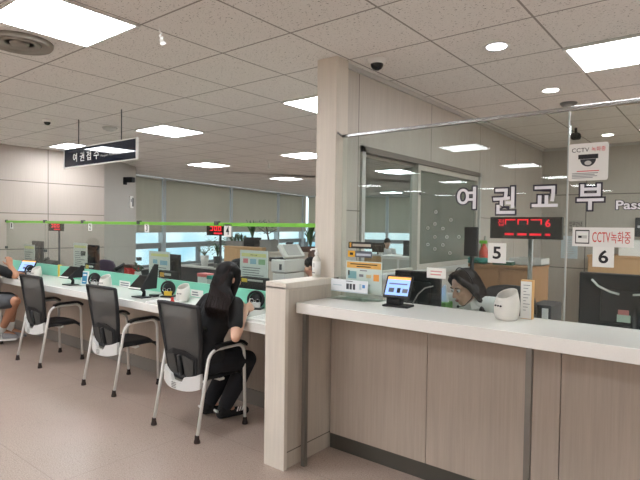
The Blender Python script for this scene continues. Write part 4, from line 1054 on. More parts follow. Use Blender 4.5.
class Body:
    def __init__(self): self.v = []; self.f = []
    def cap(self, p, r0, q, r1):
        vs, fs = capsule(p, r0, q, r1); o = len(self.v); self.v += [tuple(x) for x in vs]; self.f += [[o+k for k in f] for f in fs]; return self
    def chain(self, pts, rs):
        for i in range(len(pts)-1): self.cap(pts[i], rs[i], pts[i+1], rs[i+1])
        return self
    def ell(self, c, r, mx=None):
        bm = bmesh.new(); bmesh.ops.create_uvsphere(bm, u_segments=18, v_segments=12, radius=1); o = len(self.v)
        for v in bm.verts:
            p = Vector((v.co.x*r[0]+c[0], v.co.y*r[1]+c[1], v.co.z*r[2]+c[2])); self.v.append(tuple(mx @ p if mx else p))
        bm.verts.index_update(); self.f += [[o+v.index for v in f.verts] for f in bm.faces]; bm.free(); return self
    def build(self, name, mat, parent, vox=.008, it=4):
        me = bpy.data.meshes.new('t'); me.from_pydata(self.v, [], self.f)
        o = bpy.data.objects.new('t', me); COL.objects.link(o)
        m = o.modifiers.new('r', 'REMESH'); m.mode = 'VOXEL'; m.voxel_size = vox; m.use_smooth_shade = True
        s = o.modifiers.new('s', 'SMOOTH'); s.factor = .5; s.iterations = it
        dg = bpy.context.evaluated_depsgraph_get(); me2 = bpy.data.meshes.new_from_object(o.evaluated_get(dg))
        bpy.data.objects.remove(o); me2.materials.clear(); me2.materials.append(mat); me2.name = name
        me2.polygons.foreach_set('use_smooth', [True]*len(me2.polygons))
        ob = bpy.data.objects.new(name, me2); COL.objects.link(ob)
        if parent:
            ob.parent = parent
            if parent.type == 'EMPTY': ob.matrix_parent_inverse = Matrix.Translation(-parent.location)
        return ob
def head_mx(c, fwd, pitch=0, tilt=0, s=1.0):
    """head frame: +y looks along fwd (pitched down by pitch)"""
    f = Vector(fwd).normalized(); a = math.atan2(-f.x, f.y)
    return Matrix.Translation(c) @ Matrix.Rotation(a, 4, 'Z') @ Matrix.Rotation(-pitch, 4, 'X') @ Matrix.Rotation(tilt, 4, 'Y') @ Matrix.Scale(s, 4)
def add_head(b, mx):
    b.ell((0, -.012, .035), (.074, .092, .083), mx).ell((0, .022, -.03), (.061, .064, .082), mx).ell((0, .045, -.082), (.036, .036, .030), mx).ell((0, .035, -.05), (.054, .05, .05), mx)
    b.cap(mx @ Vector((0, .083, .012)), .008, mx @ Vector((0, .104, -.024)), .0125)
    b.ell((-.012, .094, -.028), (.009, .01, .008), mx).ell((.012, .094, -.028), (.009, .01, .008), mx)
    b.ell((0, .083, -.058), (.022, .010, .010), mx)
    for s in (-1, 1):
        b.ell((s*.074, -.008, -.012), (.010, .019, .031), mx).ell((s*.032, .07, .026), (.026, .016, .009), mx).ell((s*.04, .058, -.028), (.024, .024, .022), mx)
def face_bits(mx, parent, open_=True):
    e = MB()
    for s in (-1, 1): e.sphere((0, 0, 0), .0115, MAT['eye'], n=10, mx=mx @ Matrix.Translation((s*.031, .0755, .008)))
    for s in (-1, 1): e.sphere((0, 0, 0), .0068, MAT['iris'], n=8, mx=mx @ Matrix.Translation((s*.031, .083, .007)))
    e.build('eyes', parent)
    l = MB().sphere((0, 0, 0), 1, MAT['lips'], (.021, .007, .004), mx=mx @ Matrix.Translation((0, .091, -.056))).sphere((0, 0, 0), 1, MAT['lips'], (.018, .007, .005), mx=mx @ Matrix.Translation((0, .090, -.063)))
    l.build('lips', parent)
    w = MB()
    for s in (-1, 1): w.tube([mx @ Vector((s*.014, .084, .026)), mx @ Vector((s*.032, .085, .032)), mx @ Vector((s*.052, .072, .027))], [.003, .0035, .002], MAT['hair'], 6)
    w.build('eyebrows', parent)
def add_hand(b, wrist, dirv, palm_n, curl=.5, s=1.0, thumb=1):
    """palm, four unequal bent fingers and a thumb; palm_n = direction the palm faces"""
    d = Vector(dirv).normalized(); n = Vector(palm_n).normalized(); n = (n - d*n.dot(d)).normalized(); side = d.cross(n)*thumb; w = Vector(wrist)
    for k in (-1.0, -.33, .33, 1.0): b.cap(w + side*k*.018*s + d*.015*s, .0145*s, w + side*k*.030*s + d*.082*s, .0125*s)
    b.cap(w, .024*s, w+d*.03*s, .022*s)
    for k, L in ((1.0, .066), (.33, .078), (-.33, .073), (-1.0, .056)):
        p = w + side*k*.030*s + d*.085*s; a = .25*curl; r = .0088*s
        for seg_, ln in enumerate((.45, .32, .23)):
            dd = (d*cos(a)+n*sin(a)); q = p + dd*L*ln*s*1.05
            b.cap(p, r, q, r*.92); r *= .92; p = q; a += .75*curl
    p = w + side*.026*s + d*.022*s; t1 = (side*.75+d*.6+n*.35).normalized(); q = p+t1*.042*s; t2 = (side*.25+d*.85+n*.5).normalized(); z = q+t2*.032*s
    b.cap(p, .0135*s, q, .011*s); b.cap(q, .011*s, z, .0085*s)
def hair_strands(name, mx, parent, roots, mat, r=.006):
    m = MB()
    for path in roots: m.tube(path, [r*.9]+[r]*(len(path)-2)+[r*.25], mat, 5)
    return m.build(name, parent)
V = Vector

# --- woman in black at the last chair, seen from behind
wm = empty('person', (-3.1, 2.5, 0), 'woman with long dark hair in black t-shirt and trousers, seated with her back turned', 'person')
hipL, hipR = V((-3.19, 2.52, .535)), V((-3.01, 2.53, .535)); knL, knR = V((-3.19, 2.90, .50)), V((-3.00, 2.86, .48)); anL, anR = V((-3.31, 2.74, .10)), V((-3.14, 2.76, .10))
pel, wai, che = V((-3.09, 2.50, .57)), V((-3.075, 2.53, .72)), V((-3.03, 2.60, .90)); shL, shR = V((-3.17, 2.60, .965)), V((-2.865, 2.605, .965)); nk = V((-3.015, 2.61, 1.03)); hc = V((-2.985, 2.645, 1.145))
elL, wrL = V((-3.30, 2.52, .77)), V((-3.16, 2.77, .875)); elR, wrR = V((-2.735, 2.49, .755)), V((-2.875, 2.715, .905))
hm = head_mx(hc, (.12, 1, 0), .15)
b = Body(); add_head(b, hm)
b.chain([nk-V((0, 0, .03)), hc-V((0, .012, .06))], [.052, .05])
b.chain([pel, wai, che], [.115, .10, .115]).cap(shL, .05, shR, .05).cap(che-V((.07, 0, 0)), .09, che+V((.07, 0, 0)), .09)
for sh, el, wr in ((shL, elL, wrL), (shR, elR, wrR)): b.chain([sh, el], [.043, .035]).chain([el, el.lerp(wr, .35), wr], [.036, .036, .024])
add_hand(b, wrL, (.5, .8, -.12), (0, .1, -1), .5, .92, -1); add_hand(b, wrR, (-.22, .85, .22), (-.9, .1, -.5), .9, .92, 1)
for h, k, a in ((hipL, knL, anL), (hipR, knR, anR)): b.chain([h, k], [.07, .052]).chain([k, a], [.048, .036]).cap(a, .036, a+V((.025, .08, -.06)), .022)
body = b.build('body', MAT['skin'], wm, .0065, 4)
b = Body()
b.chain([pel-V((0, 0, .02)), wai, che], [.135, .118, .128]).cap(che-V((.075, 0, 0)), .104, che+V((.075, 0, 0)), .104).cap(shL-V((0, 0, .005)), .062, shR-V((0, 0, .005)), .062).cap(pel-V((.07, 0, 0)), .115, pel+V((.07, 0, 0)), .115).cap(nk-V((.05, 0, .025)), .058, nk+V((.05, 0, -.025)), .058)
for sh, el in ((shL, elL), (shR, elR)): b.chain([sh, sh.lerp(el, .62)], [.058, .055])
for k in range(5): b.cap(wai+V((-.09+.02*k, -.09, .1-.05*k)), .016, wai+V((.08, -.1+.01*k, .06-.055*k)), .014)
b.build('t_shirt', MAT['tee'], wm, .008, 4)
b = Body()
for h, k, a in ((hipL, knL, anL), (hipR, knR, anR)): b.chain([h, h.lerp(k, .5), k], [.098, .09, .074]).chain([k, k.lerp(a, .5), a+V((0, 0, .012))], [.073, .072, .06])
b.cap(hipL-V((0, .02, .0)), .105, hipR-V((0, .02, .0)), .105)
for k in range(4): b.cap(knR+V((-.05, -.02-.05*k, .045)), .012, knR+V((.06, -.05-.06*k, .03)), .01)
b.build('trousers', MAT['trousers'], wm, .009, 3)
for a, s in ((anL, -1), (anR, 1)):
    t = V((.05, .17, 0))
    b = Body().cap(a+V((-.01, -.04, -.055)), .04, a+t*.6+V((0, 0, -.062)), .036).cap(a+t*.5+V((0, 0, -.06)), .036, a+t+V((0, 0, -.068)), .03).cap(a+V((0, -.03, -.02)), .042, a+V((0, 0, -.03)), .044)
    sh = b.build('shoe', MAT['tee'], wm, .006, 2)
    mk = MB()
    sd = V((.96, -.28, 0)); c = a+t*.55+V((0, 0, -.05))+sd*.031
    for k in range(3): mk.prism([c+t*(.12*k-.1), c+t*(.12*k-.05), c+t*(.12*k+.02)+V((0, 0, .035)), c+t*(.12*k-.03)+V((0, 0, .035))], sd*.008, MAT['white'])
    c = a+V((-.02, -.075, -.03)); mk.prism([c+V((-.025, .0, 0)), c+V((.035, -.012, 0)), c+V((.035, -.012, .015)), c+V((-.025, 0, .015))], (0, -.012, 0), MAT['white'])
    mk.build('white_stripes', sh)
# long hair: cap, curtain and loose strands
b = Body()
b.ell((0, -.016, .040), (.086, .102, .090), hm).ell((0, -.05, -.02), (.088, .07, .10), hm)
for k in range(7):
    u = -1+2*k/6
    b.chain([hm @ V((u*.070, -.05, .02)), hm @ V((u*.080, -.072-.012*(1-u*u), -.07)), V((hc.x+.035+u*.090, 2.545-.012*(1-u*u), 1.02)), V((hc.x+.075+u*.082, 2.485-.012*(1-u*u), .95-.02*(1-u*u)))], [.032, .032, .028, .014])
for s in (-1, 1): b.chain([hm @ V((s*.06, .03, .06)), hm @ V((s*.085, .02, -.02)), hm @ V((s*.088, -.01, -.12)), V((hc.x+.01+s*.10, 2.59, .985))], [.026, .024, .024, .016])
hr = b.build('hair', MAT['hair'], wm, .007, 3)
paths = []
for k in range(300):
    u = random.uniform(-1, 1); q = random.uniform(-.012, .012); e = random.uniform(-.10, .04); w_ = random.uniform(.9, 1.15)
    paths.append([hm @ V((u*.045, .03+q*2-.03*abs(u), .122-.01*u*u)), hm @ V((u*.078, -.05-.02*(1-u*u)+q*.4, .085)), hm @ V((u*.090, -.080-.034*(1-u*u), .0)), hm @ V((u*.094*w_, -.085-.026*(1-u*u), -.07)), V((hc.x+.035+u*.108*w_+q, 2.525-.02*(1-u*u), 1.02)), V((hc.x+.08+u*.105*w_+q*2, 2.462-.02*(1-u*u), .95)), V((hc.x+.09+u*.1*w_+q*3, 2.448-.015*(1-u*u), .93+e*.6))])
hair_strands('hair_strands', hm, hr, paths, M((26, 17, 15), .6, spec=.15, var=.4, scale=90), .0036)
MB().tube([wrR+V((.028*cos(a)-.01, .02+.028*sin(a)*.3, -.02+.028*sin(a))) for a in [2*PI*k/16 for k in range(16)]], .004, M((120, 70, 60), .4), 6, True).build('bracelet', wm)
pn_ = empty('pen', (-2.93, 2.80, .94), 'white pen held in the right hand of the woman in black', 'pen')
MB().tube([(-2.95, 2.80, .875), (-2.925, 2.81, .98)], .005, MAT['white'], 8).build('barrel', pn_)
MB().tube([(-2.95, 2.80, .875), (-2.954, 2.798, .858)], [.005, .001], MAT['silver'], 8).build('tip', pn_)

# --- person in grey shorts at the far left, mostly outside the view
pl_ = empty('person', (-7.5, 2.4, 0), 'person in grey shorts and black top at far left edge, forearm raised on the counter', 'person')
hL, hR = V((-7.50, 2.42, .55)), V((-7.28, 2.42, .55)); kL, kR = V((-7.52, 2.86, .53)), V((-6.78, 2.60, .59)); aL, aR = V((-7.58, 2.84, .1)), V((-7.27, 2.62, .16))
sL, sR = V((-7.56, 2.45, 1.0)), V((-7.20, 2.47, 1.0)); eL, eR = V((-7.66, 2.55, .80)), V((-6.985, 2.675, .885)); wL, wR_ = V((-7.42, 2.85, .88)), V((-7.035, 2.64, 1.0)); hd_c = V((-7.42, 2.52, 1.2))
hm2 = head_mx(hd_c, (.3, 1, 0), .2)
b = Body(); add_head(b, hm2); b.chain([V((-7.42, 2.46, 1.02)), hd_c-V((.02, .02, .06))], [.056, .052]).chain([V((-7.39, 2.40, .58)), V((-7.39, 2.42, .75)), V((-7.38, 2.45, .92))], [.13, .12, .13]).cap(sL, .055, sR, .055)
b.chain([sL, eL], [.048, .04]).chain([eL, wL], [.04, .028]).chain([sR, eR], [.048, .042]).chain([eR, eR.lerp(wR_, .4), wR_], [.042, .042, .03])
add_hand(b, wL, (.6, .8, -.1), (0, 0, -1), .5, 1, -1); add_hand(b, wR_, (-.25, -.05, 1), (-1, -.1, 0), 1.4, 1, 1)
for h, k, a in ((hL, kL, aL), (hR, kR, aR)): b.chain([h, h.lerp(k, .6), k], [.085, .075, .06]).chain([k, k.lerp(a, .35), a], [.056, .058, .038]).cap(a, .038, a+V((.06, .12, -.06)), .03)
b.build('body', MAT['skin_tan'], pl_, .008, 4)
b = Body(); b.chain([V((-7.39, 2.40, .58)), V((-7.39, 2.42, .75)), V((-7.38, 2.45, .92))], [.15, .14, .148]).cap(sL, .068, sR, .068)
for s_, e_ in ((sL, eL), (sR, eR)): b.chain([s_, s_.lerp(e_, .8)], [.062, .066])
b.build('t_shirt', MAT['tee'], pl_, .01, 4)
b = Body()
for h, k in ((hL, kL), (hR, kR)): b.chain([h, h.lerp(k, .45), h.lerp(k, .86)], [.11, .10, .088])
b.cap(hL, .12, hR, .12).build('shorts', MAT['shorts'], pl_, .01, 3)
for a in (aL, aR):
    t = V((.09, .14, 0)); d = (V((kR - aR)) if a is aR else V((kL-aL))).normalized()
    Body().cap(a-d*.02, .044, a+d*.10, .05).build('sock', MAT['white'], pl_, .008, 2)
    s_ = Body().cap(a+V((-.02, -.05, -.07)), .045, a+t+V((0, 0, -.085)), .034).cap(a+V((0, -.02, -.05)), .046, a+t*.6+V((0, 0, -.075)), .044)
    so = s_.build('shoe', MAT['shoe'], pl_, .008, 2)
    MB().prism([a+V((-.065, -.08, -.12)), a+V((.03, -.095, -.12)), a+V((.135, .12, -.12)), a+V((.07, .18, -.12)), a+V((-.03, .05, -.12))], (0, 0, .022), MAT['white']).build('sole', so)
b = Body().ell((0, -.018, .045), (.084, .10, .085), hm2).ell((0, -.05, .0), (.08, .06, .08), hm2); b.build('hair', MAT['hair'], pl_, .01, 3)

# --- clerk with a headset behind the right counter
ck = empty('person', (-1.42, 3.62, 0), 'clerk with dark tied hair, headset and white shirt behind the right counter', 'person')
hc3 = V((-1.455, 3.47, 1.135)); hm3 = head_mx(hc3, (-.50, -.86, 0), .36, .05, 1.04)
p0_ = V((-1.40, 3.66, .57)); c0 = V((-1.40, 3.60, .86)); sL3, sR3 = V((-1.24, 3.53, 1.02)), V((-1.61, 3.51, 1.02)); nk3 = V((-1.42, 3.535, 1.045))
eL3, eR3 = V((-1.17, 3.42, .75)), V((-1.66, 3.42, .75)); wL3, wR3 = V((-1.25, 3.2, .80)), V((-1.58, 3.2, .80))
b = Body(); add_head(b, hm3); b.chain([nk3-V((0, 0, .03)), hc3+V((.02, .03, -.06))], [.05, .048]).chain([p0_, V((-1.4, 3.65, .72)), c0], [.12, .105, .115]).cap(sL3, .048, sR3, .048)
for s_, e_, w_3, th in ((sL3, eL3, wL3, 1), (sR3, eR3, wR3, -1)): b.chain([s_, e_], [.042, .036]).chain([e_, w_3], [.036, .024]); add_hand(b, w_3, (0, -1, -.2), (0, 0, -1), .5, .9, th)
for x in (-1.31, -1.49): b.chain([V((x, 3.62, .53)), V((x, 3.26, .52))], [.08, .06]).chain([V((x, 3.26, .52)), V((x, 3.3, .09))], [.055, .04]).cap(V((x, 3.3, .06)), .04, V((x, 3.18, .04)), .03)
b.build('body', MAT['skin'], ck, .0065, 4)
b = Body(); b.chain([p0_, V((-1.4, 3.65, .72)), c0], [.135, .122, .135]).cap(c0-V((.07, 0, 0)), .105, c0+V((.07, 0, 0)), .105).cap(sL3, .062, sR3, .062).cap(nk3-V((.045, 0, .03)), .058, nk3+V((.045, 0, -.03)), .058)
for s_, e_, w_3 in ((sL3, eL3, wL3), (sR3, eR3, wR3)): b.chain([s_, e_, e_.lerp(w_3, .8)], [.06, .054, .044])
b.build('shirt', MAT['shirt'], ck, .008, 4)
co_ = MB()
for s in (-1, 1): co_.prism([nk3+V((s*.015, -.075, -.01)), nk3+V((s*.075, -.03, .02)), nk3+V((s*.085, -.06, -.045)), nk3+V((s*.03, -.095, -.06))], (0, -.006, .004), MAT['shirt'])
co_.build('collar', ck)
b = Body()
for x in (-1.31, -1.49): b.chain([V((x, 3.62, .53)), V((x, 3.26, .52))], [.095, .072]).chain([V((x, 3.26, .52)), V((x, 3.3, .12))], [.07, .06])
b.build('trousers', MAT['trousers'], ck, .012, 3)
b = Body(); b.ell((0, -.022, .042), (.081, .096, .086), hm3).ell((0, -.055, -.01), (.082, .062, .09), hm3)
for s in (-1, 1): b.chain([hm3 @ V((s*.02, .055, .108)), hm3 @ V((s*.06, .052, .07)), hm3 @ V((s*.081, .02, .02)), hm3 @ V((s*.084, -.012, -.05)), hm3 @ V((s*.078, -.03, -.11))], [.016, .02, .022, .022, .016])
b.chain([hm3 @ V((.03, -.09, -.03)), hm3 @ V((.06, -.08, -.10)), V((-1.335, 3.50, 1.03)), V((-1.325, 3.47, .95))], [.045, .04, .035, .016])
h3 = b.build('hair', MAT['hair'], ck, .006, 3)
paths = []
for k in range(170):
    u = random.uniform(-1, 1); q = random.uniform(-.006, .006); sg = 1 if u > 0 else -1; a_ = abs(u)
    paths.append([hm3 @ V((sg*.004, .05-.13*a_, .128-.02*a_)), hm3 @ V((sg*.045, .058-.13*a_+q, .108)), hm3 @ V((sg*.080, .040-.12*a_, .045+q)), hm3 @ V((sg*.092, .0-.09*a_, -.04)), hm3 @ V((sg*(.088-.02*a_), -.02-.08*a_, -.12+q*3))])
hair_strands('hair_strands', hm3, h3, paths, M((26, 18, 16), .6, spec=.15, var=.4, scale=90), .0036)
face_bits(hm3, ck)
hs3 = empty('headset', hm3 @ V((0, 0, .13)), 'black headset with thin boom microphone worn by the clerk', 'headset')
MB().tube([hm3 @ V((.092*cos(a), -.01, .03+.108*sin(a))) for a in [PI*k/16 for k in range(17)]], .004, MAT['matte_black'], 8).build('headband', hs3)
for s in (-1, 1): MB().sphere((0, 0, 0), 1, MAT['matte_black'], (.016, .032, .036), mx=hm3 @ Matrix.Translation((s*.092, -.008, -.01))).build('ear_cushion', hs3)
MB().tube([hm3 @ V(p) for p in ((-.098, 0, -.02), (-.10, .045, -.055), (-.075, .095, -.085), (-.04, .118, -.085))], .0035, MAT['black'], 8).sphere(hm3 @ V((-.036, .12, -.085)), .01, MAT['matte_black'], n=8).build('boom_microphone', hs3)

# --- two office workers in the distance
def worker(x, y, hz, fwd, label, shirt, skin='skin', hair='hair', long_=False):
    r = empty('person', (x, y, 0), label, 'person')
    f = V(fwd).normalized(); s_ = V((f.y, -f.x, 0)); c = V((x, y, hz)); mx = head_mx(c+f*.03, f, .15)
    P = lambda a, d, z: V((x, y, z)) + s_*a + f*d
    b = Body(); add_head(b, mx); t = hz-.16
    b.chain([P(0, -.01, t-.03), P(0, .02, hz-.06)], [.05, .05]).chain([P(0, -.02, .58), P(0, -.01, .75), P(0, 0, t-.12)], [.12, .105, .12]).cap(P(-.17, 0, t-.03), .05, P(.17, 0, t-.03), .05)
    for k in (-1, 1):
        b.chain([P(k*.18, 0, t-.03), P(k*.22, .08, t-.27)], [.045, .037]).chain([P(k*.22, .08, t-.27), P(k*.14, .3, t-.22)], [.037, .026]); add_hand(b, P(k*.14, .3, t-.22), f-V((0, 0, .2)), (0, 0, -1), .5, .95, -k)
        b.chain([P(k*.09, 0, .54), P(k*.10, .40, .53)], [.085, .062]).chain([P(k*.10, .40, .53), P(k*.1, .36, .08)], [.055, .04]).cap(P(k*.1, .36, .05), .04, P(k*.1, .48, .035), .03)
    b.build('body', MAT[skin], r, .01, 3)
    b = Body(); b.chain([P(0, -.02, .58), P(0, -.01, .75), P(0, 0, t-.12)], [.14, .125, .14]).cap(P(-.17, 0, t-.035), .064, P(.17, 0, t-.035), .064)
    for k in (-1, 1): b.chain([P(k*.18, 0, t-.03), P(k*.22, .08, t-.27), P(k*.16, .25, t-.235)], [.062, .055, .045])
    b.build('shirt', MAT[shirt], r, .012, 3)
    b = Body()
    for k in (-1, 1): b.chain([P(k*.09, 0, .54), P(k*.10, .40, .53)], [.1, .078]).chain([P(k*.10, .40, .53), P(k*.1, .36, .12)], [.072, .06])
    b.build('trousers', MAT['trousers'], r, .014, 3)
    b = Body().ell((0, -.016, .046), (.086, .102, .087), mx).ell((0, -.06, -.02), (.084, .06, .10), mx)
    if long_: b.chain([mx @ V((0, -.07, -.05)), mx @ V((0, -.09, -.16))], [.07, .05])
    b.build('hair', MAT[hair], r, .01, 3); face_bits(mx, r)
    return r
p = at_y(313, 268, 5.35); worker(p.x, 5.35, p.z+.02, (-.9, -.45, 0), 'office worker in pink top seated behind the copier, half hidden by the pier', 'pink', long_=True)
def at_dep(x, y, t): return CAM + _ray(x, y)*t
p = at_dep(387, 243, 13.5); worker(p.x, p.y, p.z, (.75, -.6, 0), 'distant office worker with dark hair seen through the staff window', 'white', long_=True)

# ================================================================== BACK OFFICE (left)
def cabinet(name, x0, x1, y0, y1, z, label, cols, rows_=1, mat='wood', cat='cabinet', top=None, front='y'):
    r = empty(name, ((x0+x1)/2, (y0+y1)/2, 0), label, cat)
    MB().box((x0, y0+.018, 0), (x1, y1, z-.03), MAT[mat]).build('carcass', r)
    MB().box((x0-.01, y0-.005, z-.03), (x1+.01, y1, z), MAT[top or mat], .003).build('top_board', r)
    for c in range(cols):
        for k in range(rows_):
            a = x0+(x1-x0)*c/cols+.004; b = x0+(x1-x0)*(c+1)/cols-.004; z0 = .06+(z-.1)*k/rows_+.004; z1 = .06+(z-.1)*(k+1)/rows_-.004
            d = MB().box((a, y0, z0), (b, y0+.018, z1), MAT[mat], .002).build('door', r)
            hx = b-.04 if c % 2 == 0 else a+.04
            MB().box((hx-.006, y0-.022, (z0+z1)/2-.06), (hx+.006, y0-.0, (z0+z1)/2+.06), MAT['steel'], .003).build('handle', d)
    return r
cyf = 5.55
xa, xb = W(224, 247, cyf).x, W(262, 247, cyf).x; zc_ = W(240, 246.5, cyf).z
cabinet('low_cabinet', xa, xb, cyf, cyf+.45, zc_, 'oak-coloured low cabinet carrying the planters in the back office', 3)
xc = W(288, 252, cyf).x
cabinet('low_cabinet', xb+.02, xc, cyf+.02, cyf+.45, zc_-.06, 'pale low cabinet behind the copier, right of the oak-coloured cabinet', 2, 1, 'beige')
def blades(m, c, n, h, spread, w, mat, stiff=.5):
    for k in range(n):
        a = random.uniform(0, 2*PI); L = h*random.uniform(.6, 1.1); s = spread*random.uniform(.4, 1.1)
        p = [Vector(c)+Vector((cos(a)*s*t**(1+stiff), sin(a)*s*t**(1+stiff), L*t*(1-.12*t))) for t in (0, .33, .66, 1)]
        sd = Vector((-sin(a), cos(a), 0))
        ww = [w*.5, w, w*.8, w*.08]
        vs = []
        for q, e in zip(p, ww): vs += [q-sd*e, q+sd*e+Vector((0, 0, .004)), q+sd*e*.2+Vector((cos(a)*.004, sin(a)*.004, -.003))]
        fs = []
        for i in range(3):
            for j in range(3): fs.append((i*3+j, i*3+(j+1) % 3, i*3+3+(j+1) % 3, i*3+3+j))
        fs += [(0, 1, 2), (11, 10, 9)]
        m.add(vs, fs, mat if k % 3 else MAT['leaf'], False)
def leafy(m, c, n, r, mat):
    for k in range(n):
        a, e = random.uniform(0, 2*PI), random.uniform(-.8, 1); q = r*random.uniform(.4, 1)
        p = Vector(c)+Vector((q*cos(a), q*sin(a), q*e)); d = Vector((cos(a), sin(a), random.uniform(-.7, .4))).normalized(); s = d.cross(Vector((0, 0, 1))).normalized(); L = r*.32
        m.add([p, p+d*L*.5+s*L*.22, p+d*L, p+d*L*.5-s*L*.22, p+d*L*.5+Vector((0, 0, -.004))], [(0, 1, 4), (1, 2, 4), (2, 3, 4), (3, 0, 4), (3, 2, 1, 0)], mat if k % 2 else MAT['leaf'])
def planter(px, Y, d, zb, label, potmat, kind, n, h, cat='potted plant', name='potted_plant'):
    x0, x1 = W(px[0], px[1], Y).x, W(px[2], px[1], Y).x; zt = W((px[0]+px[2])/2, px[1], Y).z
    c = ((x0+x1)/2, Y+d/2, zt-.02)
    r = empty(name, (c[0], c[1], zb), label, cat)
    m = MB(); t = .012
    m.box((x0, Y, zb), (x1, Y+d, zt-.03), MAT[potmat], .004)
    m.box((x0, Y, zt-.03), (x1, Y+t, zt), MAT[potmat]).box((x0, Y+d-t, zt-.03), (x1, Y+d, zt), MAT[potmat]).box((x0, Y+t, zt-.03), (x0+t, Y+d-t, zt), MAT[potmat]).box((x1-t, Y+t, zt-.03), (x1, Y+d-t, zt), MAT[potmat])
    p_ = m.build('planter_box', r)
    MB().box((x0+t, Y+t, zt-.03), (x1-t, Y+d-t, zt-.015), MAT['soil']).build('soil', p_)
    l = MB()
    if kind == 'blade': blades(l, c, n, h, (x1-x0)*.5, .022, MAT['leaf_dark'])
    elif kind == 'row':
        for k in range(5): blades(l, (x0+(x1-x0)*(k+.5)/5, c[1], c[2]), n, h, .12, .016, MAT['leaf_dark'])
    else:
        l.tube([c, (c[0]-.03, c[1], c[2]+h*.4), (c[0]-.05, c[1], c[2]+h*.8)], [.014, .012, .006], MAT['brown'], 7)
        for k in range(6): a = k*1.05; l.tube([(c[0]-.03, c[1], c[2]+h*.4), (c[0]-.05+.2*cos(a), c[1]+.15*sin(a), c[2]+h*(.65+.05*k))], [.008, .003], MAT['brown'], 6)
        leafy(l, (c[0]-.05, c[1], c[2]+h*.78), n, h*.55, MAT['leaf_dark'])
    l.build('foliage', r)
    return r
planter((225.5, 241, 242.5, 246), cyf+.1, .2, zc_, 'long low planter of small upright leaves at the left end of the oak-coloured cabinet', 'grey', 'row', 7, .16)
planter((243.5, 237.5, 254, 246), cyf+.08, .16, zc_, 'black planter box with tall spiky plant on the oak-coloured cabinet', 'black', 'blade', 16, .32)
planter((259.5, 240, 271, 250), cyf+.08, .16, zc_-.06, 'grey planter box with leafy small tree, left of the open copier lid', 'grey', 'tree', 150, .27)
# copier with raised lid
yc0, yc1 = 4.48, 4.84
cx0, cx1 = W(272.5, 262, yc0).x, W(304.5, 262, yc1).x; cz = W(290, 260.5, yc0).z
cp_ = empty('photocopier', ((cx0+cx1)/2, (yc0+yc1)/2, 0), 'large white photocopier with lid raised in the back office beside the pier', 'photocopier')
wm_ = M((212, 210, 204), .45, var=.02)
MB().box((cx0, yc0, .06), (cx1, yc1, cz-.16), wm_, .012).box((cx0+.02, yc0+.03, 0), (cx1-.02, yc1-.03, .06), MAT['dark_grey']).build('body', cp_)
MB().box((cx0-.015, yc0-.01, cz-.15), (cx1+.005, yc1, cz), wm_, .012).build('scanner_bed', cp_)
MB().box((cx0+.05, yc0+.05, cz), (cx1-.06, yc1-.06, cz+.003), MAT['gloss_black']).build('platen_glass', cp_)
for k in range(3): MB().box((cx0-.01, yc0+.03, .12+.2*k), (cx0+.002, yc1-.03, .30+.2*k), MAT['light_grey'], .004).build('paper_tray', cp_)
MB().box((cx0+.12, yc0-.013, cz-.12), (cx0+.16, yc0-.005, cz-.05), MAT['dark_grey'], .002).build('side_grip', cp_)
MB().box((cx0-.08, yc0+.02, cz-.03), (cx0+.03, yc0+.24, cz+.02), MAT['black'], .006).build('control_panel', cp_)
L_ = cx1-cx0
mxl = Matrix.Translation((cx1-.02, 0, cz+.01)) @ Matrix.Rotation(math.radians(52), 4, 'Y')
ld = MB().box((-L_*.95, yc0, .0), (0, yc1, .045), wm_, .012, mx=mxl).build('lid', cp_)
MB().box((-L_*.9, yc0+.05, -.012), (-.05, yc1-.05, .0), MAT['light_grey'], mx=mxl).build('platen_pad', ld)
MB().box((-L_*.87, yc0+.06, .045), (-L_*.1, yc1-.06, .05), M((170, 168, 162), .5), mx=mxl).build('feeder_tray', ld)
MB().box((-L_*.99, yc0+.12, .045), (-L_*.9, yc1-.12, .075), MAT['dark_grey'], .006, mx=mxl).build('lid_handle', ld)
planter((298, 247, 311, 256), 6.2, .3, .76, 'leafy plant with reddish tips in brown pot behind the copier, by the pier', 'brown', 'blade', 30, .42)
cabinet('low_cabinet', W(296, 256, 6.15).x, W(322, 256, 6.15).x, 6.12, 6.6, .76, 'brown low cabinet under the reddish plant, mostly hidden behind copier and pier', 2, 1, 'wood_dark')
# plants on the window sill, grey office partition
for (x, y), s, lb, pot in (((200.5, 261), .3, 'white pot with small plant standing on the window sill left of the call display', 'white'), ((213.5, 263), .55, 'dark bushy plant in slim pot near the pole of the call display', 'dark_grey')):
    Y = 6.3; p = W(x, y, Y)
    zb = W(181, 265, 6.2).z
    r = empty('potted_plant', (p.x, Y+.1, zb), lb, 'potted plant')
    MB().lathe([(.06, 0), (.075, .1), (.085, .2), (.08, .2), (.07, .18)], (p.x, Y+.1, zb), MAT[pot], 18).build('pot', r)
    l = MB(); l.tube([(p.x, Y+.1, zb+.18), (p.x+.01, Y+.1, zb+.3)], .008, MAT['brown'], 6); leafy(l, (p.x, Y+.1, zb+.22+s*.4), int(60+s*120), s*.45, MAT['leaf_dark']); blades(l, (p.x, Y+.1, zb+.18), 10, s*.6, .12, .02, MAT['leaf_dark']); l.build('foliage', r)
pa, pb = W(181, 265, 6.2), W(222, 265, 6.2)
op = empty('office_partition', ((pa.x+pb.x)/2, 6.3, 0), 'dark grey office partition with pale top rail below the windows', 'partition')
pz_ = pa.z
MB().box((pa.x, 6.2, .05), (pb.x, 6.4, pz_-.03), MAT['dark_grey']).build('panel', op)
MB().box((pa.x-.01, 6.19, pz_-.03), (pb.x+.01, 6.41, pz_), MAT['light_grey'], .003).box((pa.x, 6.22, 0), (pb.x, 6.38, .05), MAT['grey']).build('top_rail', op)

